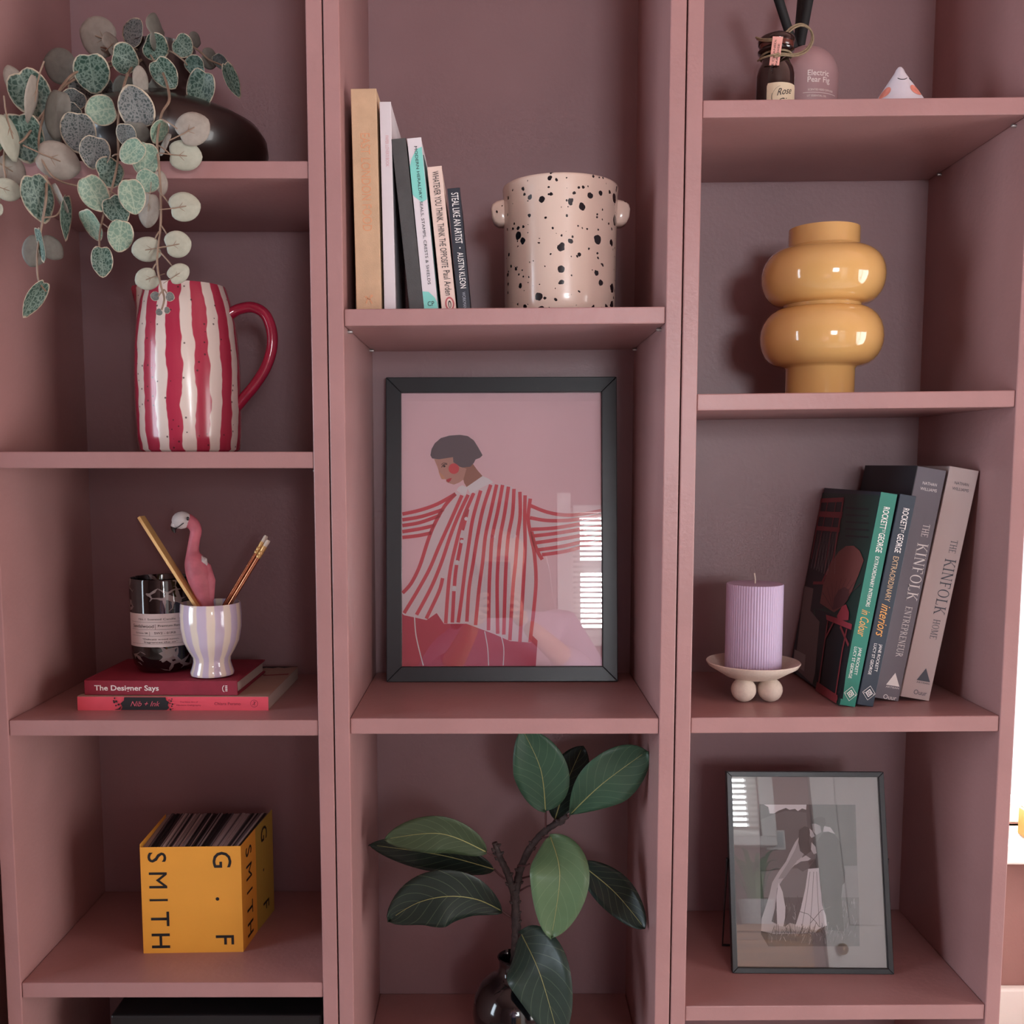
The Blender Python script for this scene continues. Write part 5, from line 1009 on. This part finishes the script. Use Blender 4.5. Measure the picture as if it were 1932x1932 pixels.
for i in range(90):
    x_ = 560+rnd.random()*420; y_ = 1085+rnd.random()*30
    ph_.strip(Q6([(x_, y_), (x_+rnd.uniform(-22, 22), y_-rnd.uniform(15, 60))]), .0005, 11, rnd.choice((0, 2, 3, 4)))
ph_.strip(Q6([(712, 975), (760, 990), (800, 1030), (820, 1060)]), .0006, 11, 2); ph_.strip(Q6([(880, 950), (830, 970), (770, 1040)]), .0006, 11, 2)
ph_.v = [(x_, y_+.006, z_) for x_, y_, z_ in ph_.v]; ph_.build('photograph', GM, wf)

# ================================================================== bay sill
ti = thing('sill_tin', 'small ochre tin with white lid on the bay window sill', 'tin', (1.325, 1.19, .0905))
MB().box(-.05, .05, -.035, .035, 0, .075).build('body', mat('ochre_tin', 'B98A3E', .4), ti, bevel=.006)
MB().box(-.052, .052, -.037, .037, .075, .092).build('lid', WHITE, ti, bevel=.005)
# ================================================================== the rest of the room, which the framed glass mirrors
bl = thing('window_blind', 'white slatted blind half raised in the window behind the photographer', 'blind', ((W_R[0]+W_R[1])/2, BACKY+.03, W_R[3]))
hb_ = W_R[1]-W_R[0]-.02; MB().box(-hb_/2, hb_/2, -.02, .02, -.035, 0).build('head_rail', WHITE, bl)
sl = MB().box(-hb_/2, hb_/2, -.0135, .0135, -.0008, .0008).build('slat', WHITE, bl); sl.location = (0, 0, -.05); sl.rotation_euler = (R_(18), 0, 0)
for k in range(1, 23):
    o = sl.copy(); COL.objects.link(o); o.location = (0, 0, -.05-.026*k)
for x_ in (-.3, .3): MB().tube([(x_, .014, -.03), (x_, .014, -.68)], .0012, 5).build('cord', WHITE, bl)
PINE = mat('pine_wood', 'A9744A', .5, var=.3, vscale=6, stretch=(1, 1, 14)); KN = mat('brass_knob', 'A88448', .3, .8)
ch_ = thing('chest_of_drawers', 'pine chest of drawers against the wall behind the photographer', 'drawers', (.79, BACKY+.27, FLOOR))
MB().box(-.36, .36, -.22, .2, .04, .91).build('carcass', PINE, ch_, bevel=.004); MB().box(-.39, .39, -.24, .23, .91, .94).build('worktop', PINE, ch_, bevel=.005); MB().box(-.35, .35, -.2, .18, 0, .04).build('plinth', PINE, ch_)
for k in range(3):
    dr = MB().box(-.33, .33, .2, .216, .075+.275*k, .33+.275*k).build('drawer', PINE, ch_, bevel=.004)
    for x_ in (-.18, .18):
        kb = MB(); blob(kb, (x_, .231, .205+.275*k), .016, .016, .016, n=14, k=8); kb.build('knob', KN, dr, smooth=True)
pt = thing('potted_plant', 'strappy green house plant in a white patterned pot on the pine drawers', 'plant', (.96, BACKY+.34, FLOOR+.9402))
MB().lathe([(0, 0), (.06, 0), (.066, .008), (.075, .095), (.079, .102), (.073, .102), (.068, .09), (0, .085)], 32).build('pot', mat('white_pot', 'C9CBCB', .4, var=.2, vscale=60), pt, smooth=True)
GR = mat('house_plant_green', '4E7A45', .5, var=.2, vscale=15); rnd = random.Random(4)
for k in range(18):
    a_ = 2*math.pi*k/18+rnd.random()*.3; L_ = .14+.1*rnd.random(); ou = .04+.1*rnd.random(); d = Vector((math.cos(a_), math.sin(a_), 0)); s_ = Vector((-d.y, d.x, 0)); P = [d*(.03+ou*(t/6)**1.5)+Vector((0, 0, .085+L_*math.sin(t/6*1.7)/math.sin(1.7)*(1 if t < 5 else .97))) for t in range(7)]
    MB().tube(P, [(.01*math.sin(math.pi*(.15+.85*(1-t/6)*.8))+.001, .0015) for t in range(7)], 6, ref=s_).build('leaf', GR, pt, smooth=True)
pc = thing('wall_picture', 'small pale picture hung on the pink wall above the drawers', 'picture', (1.14, BACKY+.012, .875))
MB().box(-.045, .045, -.012, .006, -.045, .045).build('frame', WHITE, pc, bevel=.003); MB().box(-.036, .036, .006, .0075, -.036, .036).build('picture_print', mat('pale_print', 'B9C2C2', .7, var=.15, vscale=12), pc)
dr1 = bpy.data.objects.new('door_1', None); COL.objects.link(dr1); struct(dr1)
MB().box(1.32, 2.1, BACKY, BACKY+.04, FLOOR, 1.6).build('door_leaf', WHITE, dr1, bevel=.003)
for z0, z1_ in ((FLOOR+.2, .3), (.5, 1.45)):
    for x0 in (1.43, 1.77): MB().box(x0, x0+.22, BACKY+.04, BACKY+.05, z0, z1_).build('door_panel', WHITE, dr1, bevel=.006)
kb = MB(); blob(kb, (1.38, BACKY+.075, .4), .025, .03, .025); kb.build('door_handle', KN, dr1, smooth=True)
# ---------------------------------------------------------------- the photographer, mirrored in the glass of the print
SK = mat('skin', 'C68F7C', .5, sss=.1, var=.03, vscale=20); SW_ = mat('lilac_sweatshirt', 'BFA0B6', .9, var=.06, vscale=25, bump=.4, bscale=60); JN = mat('dark_jeans', '30384A', .85, var=.1, vscale=60); HR = mat('brown_hair', '5E3F33', .55, var=.3, vscale=10, stretch=(8, 8, 1))
pe = thing('person', 'woman in a lilac sweatshirt holding a phone up in front of her', 'person', (.03, -1.52, FLOOR)); pO = Vector(pe.location)
def skin(name, verts, edges, radii, m, root=0, sub=2):
    me = bpy.data.meshes.new(name); me.from_pydata([tuple(Vector(v)-pO) for v in verts], edges, []); me.materials.append(m)
    o = bpy.data.objects.new(name, me); COL.objects.link(o); o.parent = pe
    md = o.modifiers.new('skin', 'SKIN'); md.use_smooth_shade = True
    sv = me.skin_vertices[0].data if me.skin_vertices else None
    if sv is None:
        bpy.context.view_layer.objects.active = o; bm = bmesh.new(); bm.from_mesh(me); bm.verts.layers.skin.verify(); bm.to_mesh(me); bm.free(); sv = me.skin_vertices[0].data
    for i, r in enumerate(radii): sv[i].radius = r if hasattr(r, '__len__') else (r, r)
    for i in range(len(verts)): sv[i].use_root = (i == root)
    ss = o.modifiers.new('smooth', 'SUBSURF'); ss.levels = sub; ss.render_levels = sub
    return o
HZ = 1.0; Yp = -1.5
# body: pelvis up to the head, both arms to the phone, legs to the floor
V = [(.03, Yp, .46), (.03, Yp, .60), (.03, Yp+.01, .74), (.03, Yp, .83), (.02, Yp+.01, .905), (.012, Yp+.02, .985), (.008, Yp+.03, 1.045), (.005, Yp+.03, 1.11), (.005, Yp+.02, 1.165),
     (.19, Yp, .83), (.28, Yp+.1, .66), (.16, Yp+.26, .77), (.07, Yp+.335, .845), (-.14, Yp, .80), (-.24, Yp+.08, .60), (-.13, Yp+.26, .75), (-.075, Yp+.335, .85),
     (.12, Yp, .40), (.125, Yp+.01, .0), (.125, Yp-.02, -.38), (.125, Yp+.1, -.425), (-.06, Yp, .40), (-.065, Yp+.01, .0), (-.065, Yp-.02, -.38), (-.065, Yp+.1, -.425)]
E_ = [(0, 1), (1, 2), (2, 3), (3, 4), (4, 5), (5, 6), (6, 7), (7, 8), (3, 9), (9, 10), (10, 11), (11, 12), (3, 13), (13, 14), (14, 15), (15, 16), (0, 17), (17, 18), (18, 19), (19, 20), (0, 21), (21, 22), (22, 23), (23, 24)]
Rd = [(.14, .1), (.12, .09), (.13, .095), (.1, .07), (.05, .05), (.055, .062), (.082, .1), (.088, .112), (.055, .065), .05, .042, .034, .024, .05, .042, .034, .024, .085, .055, .035, .03, .085, .055, .035, .03]
skin('body', V, E_, Rd, SK)
# sweatshirt over torso and arms, jeans over the legs
skin('sweatshirt', [(.03, Yp, .33)]+V[1:5]+V[9:12]+V[13:16], [(0, 1), (1, 2), (2, 3), (3, 4), (3, 5), (5, 6), (6, 7), (3, 8), (8, 9), (9, 10)], [(.17, .125), (.16, .12), (.165, .125), (.125, .09), (.062, .062), .085, .07, .05, .085, .07, .05], SW_)
skin('jeans', [V[0]]+V[17:20]+V[21:24], [(0, 1), (1, 2), (2, 3), (0, 4), (4, 5), (5, 6)], [(.145, .105), .098, .068, .055, .098, .068, .055], JN)
# face
fc = Vector((.005, Yp+.03, 1.1))-pO
nm_ = MB(); nm_.tube([fc+Vector((0, .078, .03)), fc+Vector((0, .098, .0)), fc+Vector((0, .09, -.012))], [.008, .014, .009], 8); nm_.build('nose', SK, pe, smooth=True)
for s in (-1, 1):
    ey = MB(); blob(ey, fc+Vector((s*.032, .078, .022)), .013, .006, .006); ey.build('eye', mat('eye_white', 'D8D0CC', .3), pe, smooth=True)
    ir = MB(); blob(ir, fc+Vector((s*.032, .0835, .022)), .0055, .002, .0055); ir.build('iris', INK, pe, smooth=True)
    MB().tube([fc+Vector((s*.014, .086, .042)), fc+Vector((s*.034, .083, .048)), fc+Vector((s*.054, .07, .041))], .003, 6).build('eyebrow', HR, pe)
    er = MB(); blob(er, fc+Vector((s*.078, -.005, .0)), .008, .018, .028); er.build('ear', SK, pe, smooth=True)
lp_ = MB(); blob(lp_, fc+Vector((0, .083, -.045)), .024, .007, .008); lp_.build('mouth', mat('lips', 'A8555A', .4), pe, smooth=True)
# hair: cap and long sides
hr = MB(); blob(hr, fc+Vector((0, -.034, .036)), .1, .1, .112, n=24, k=14)
for s in (-1, 1):
    hr.tube([fc+Vector((s*.04, .0, .1)), fc+Vector((s*.085, -.005, .04)), fc+Vector((s*.105, -.02, -.08)), fc+Vector((s*.12, .0, -.2)), fc+Vector((s*.13, .03, -.32))], [(.03, .045), (.024, .055), (.034, .06), (.04, .05), (.015, .02)], 12)
hr.tube([fc+Vector((0, -.06, .06)), fc+Vector((0, -.1, -.05)), fc+Vector((0, -.1, -.2)), fc+Vector((0, -.09, -.32))], [(.08, .05), (.1, .045), (.12, .04), (.06, .03)], 14, ref=(1, 0, 0)); hr.build('hair', HR, pe, smooth=True)
# hands: a palm and five fingers each, closed round the phone edges
for s in (-1, 1):
    dZ = Vector((0, -.001, -.07)); wv = Vector((.0+s*.0725-.0025, Yp+.335, .8975-.05)); pv = Vector((s*.062-.005, -1.158, .93))+dZ; k0 = Vector((s*.05-.005, -1.163, .955))+dZ
    verts = [wv, pv, k0]; edges = [(0, 1), (1, 2)]; rad = [.024, (.028, .016), (.026, .014)]
    for q, (dz, ln) in enumerate(((.028, 1.0), (.008, 1.08), (-.012, 1.0), (-.03, .82))):
        b0 = Vector((s*.052-.005, -1.158, .958+dz*.9))+dZ; b1 = Vector((s*.05-.005, -1.1415-.001*q, .966+dz))+dZ; b2 = Vector((s*(.05-.022*ln)-.005, -1.1305, .968+dz))+dZ; i0 = len(verts)
        verts += [b0, b1, b2]; edges += [(2, i0), (i0, i0+1), (i0+1, i0+2)]; rad += [.0095, .0085, .0072]
    i0 = len(verts); verts += [Vector((s*.045-.005, -1.17, .945))+dZ, Vector((s*.03-.005, -1.172, .962))+dZ, Vector((s*.018-.005, -1.166, .978))+dZ]; edges += [(1, i0), (i0, i0+1), (i0+1, i0+2)]; rad += [.011, .0095, .008]
    skin('hand', verts, edges, rad, SK)
phn = thing('phone', 'dark smartphone held upright by the woman in the lilac sweatshirt', 'phone', (-.01, -1.1475, .862), (PITCH, 0, 0))
MB().box(-.037, .037, -.004, .004, 0, .155).build('body', BLACKG, phn, bevel=.002)
MB().box(-.034, -.004, .004, .0055, .118, .148).build('camera_bump', BLACKP, phn, bevel=.001)
MB().box(-.034, .034, -.0045, -.004, .006, .149).build('screen', mat('phone_screen', '20252C', .1), phn)
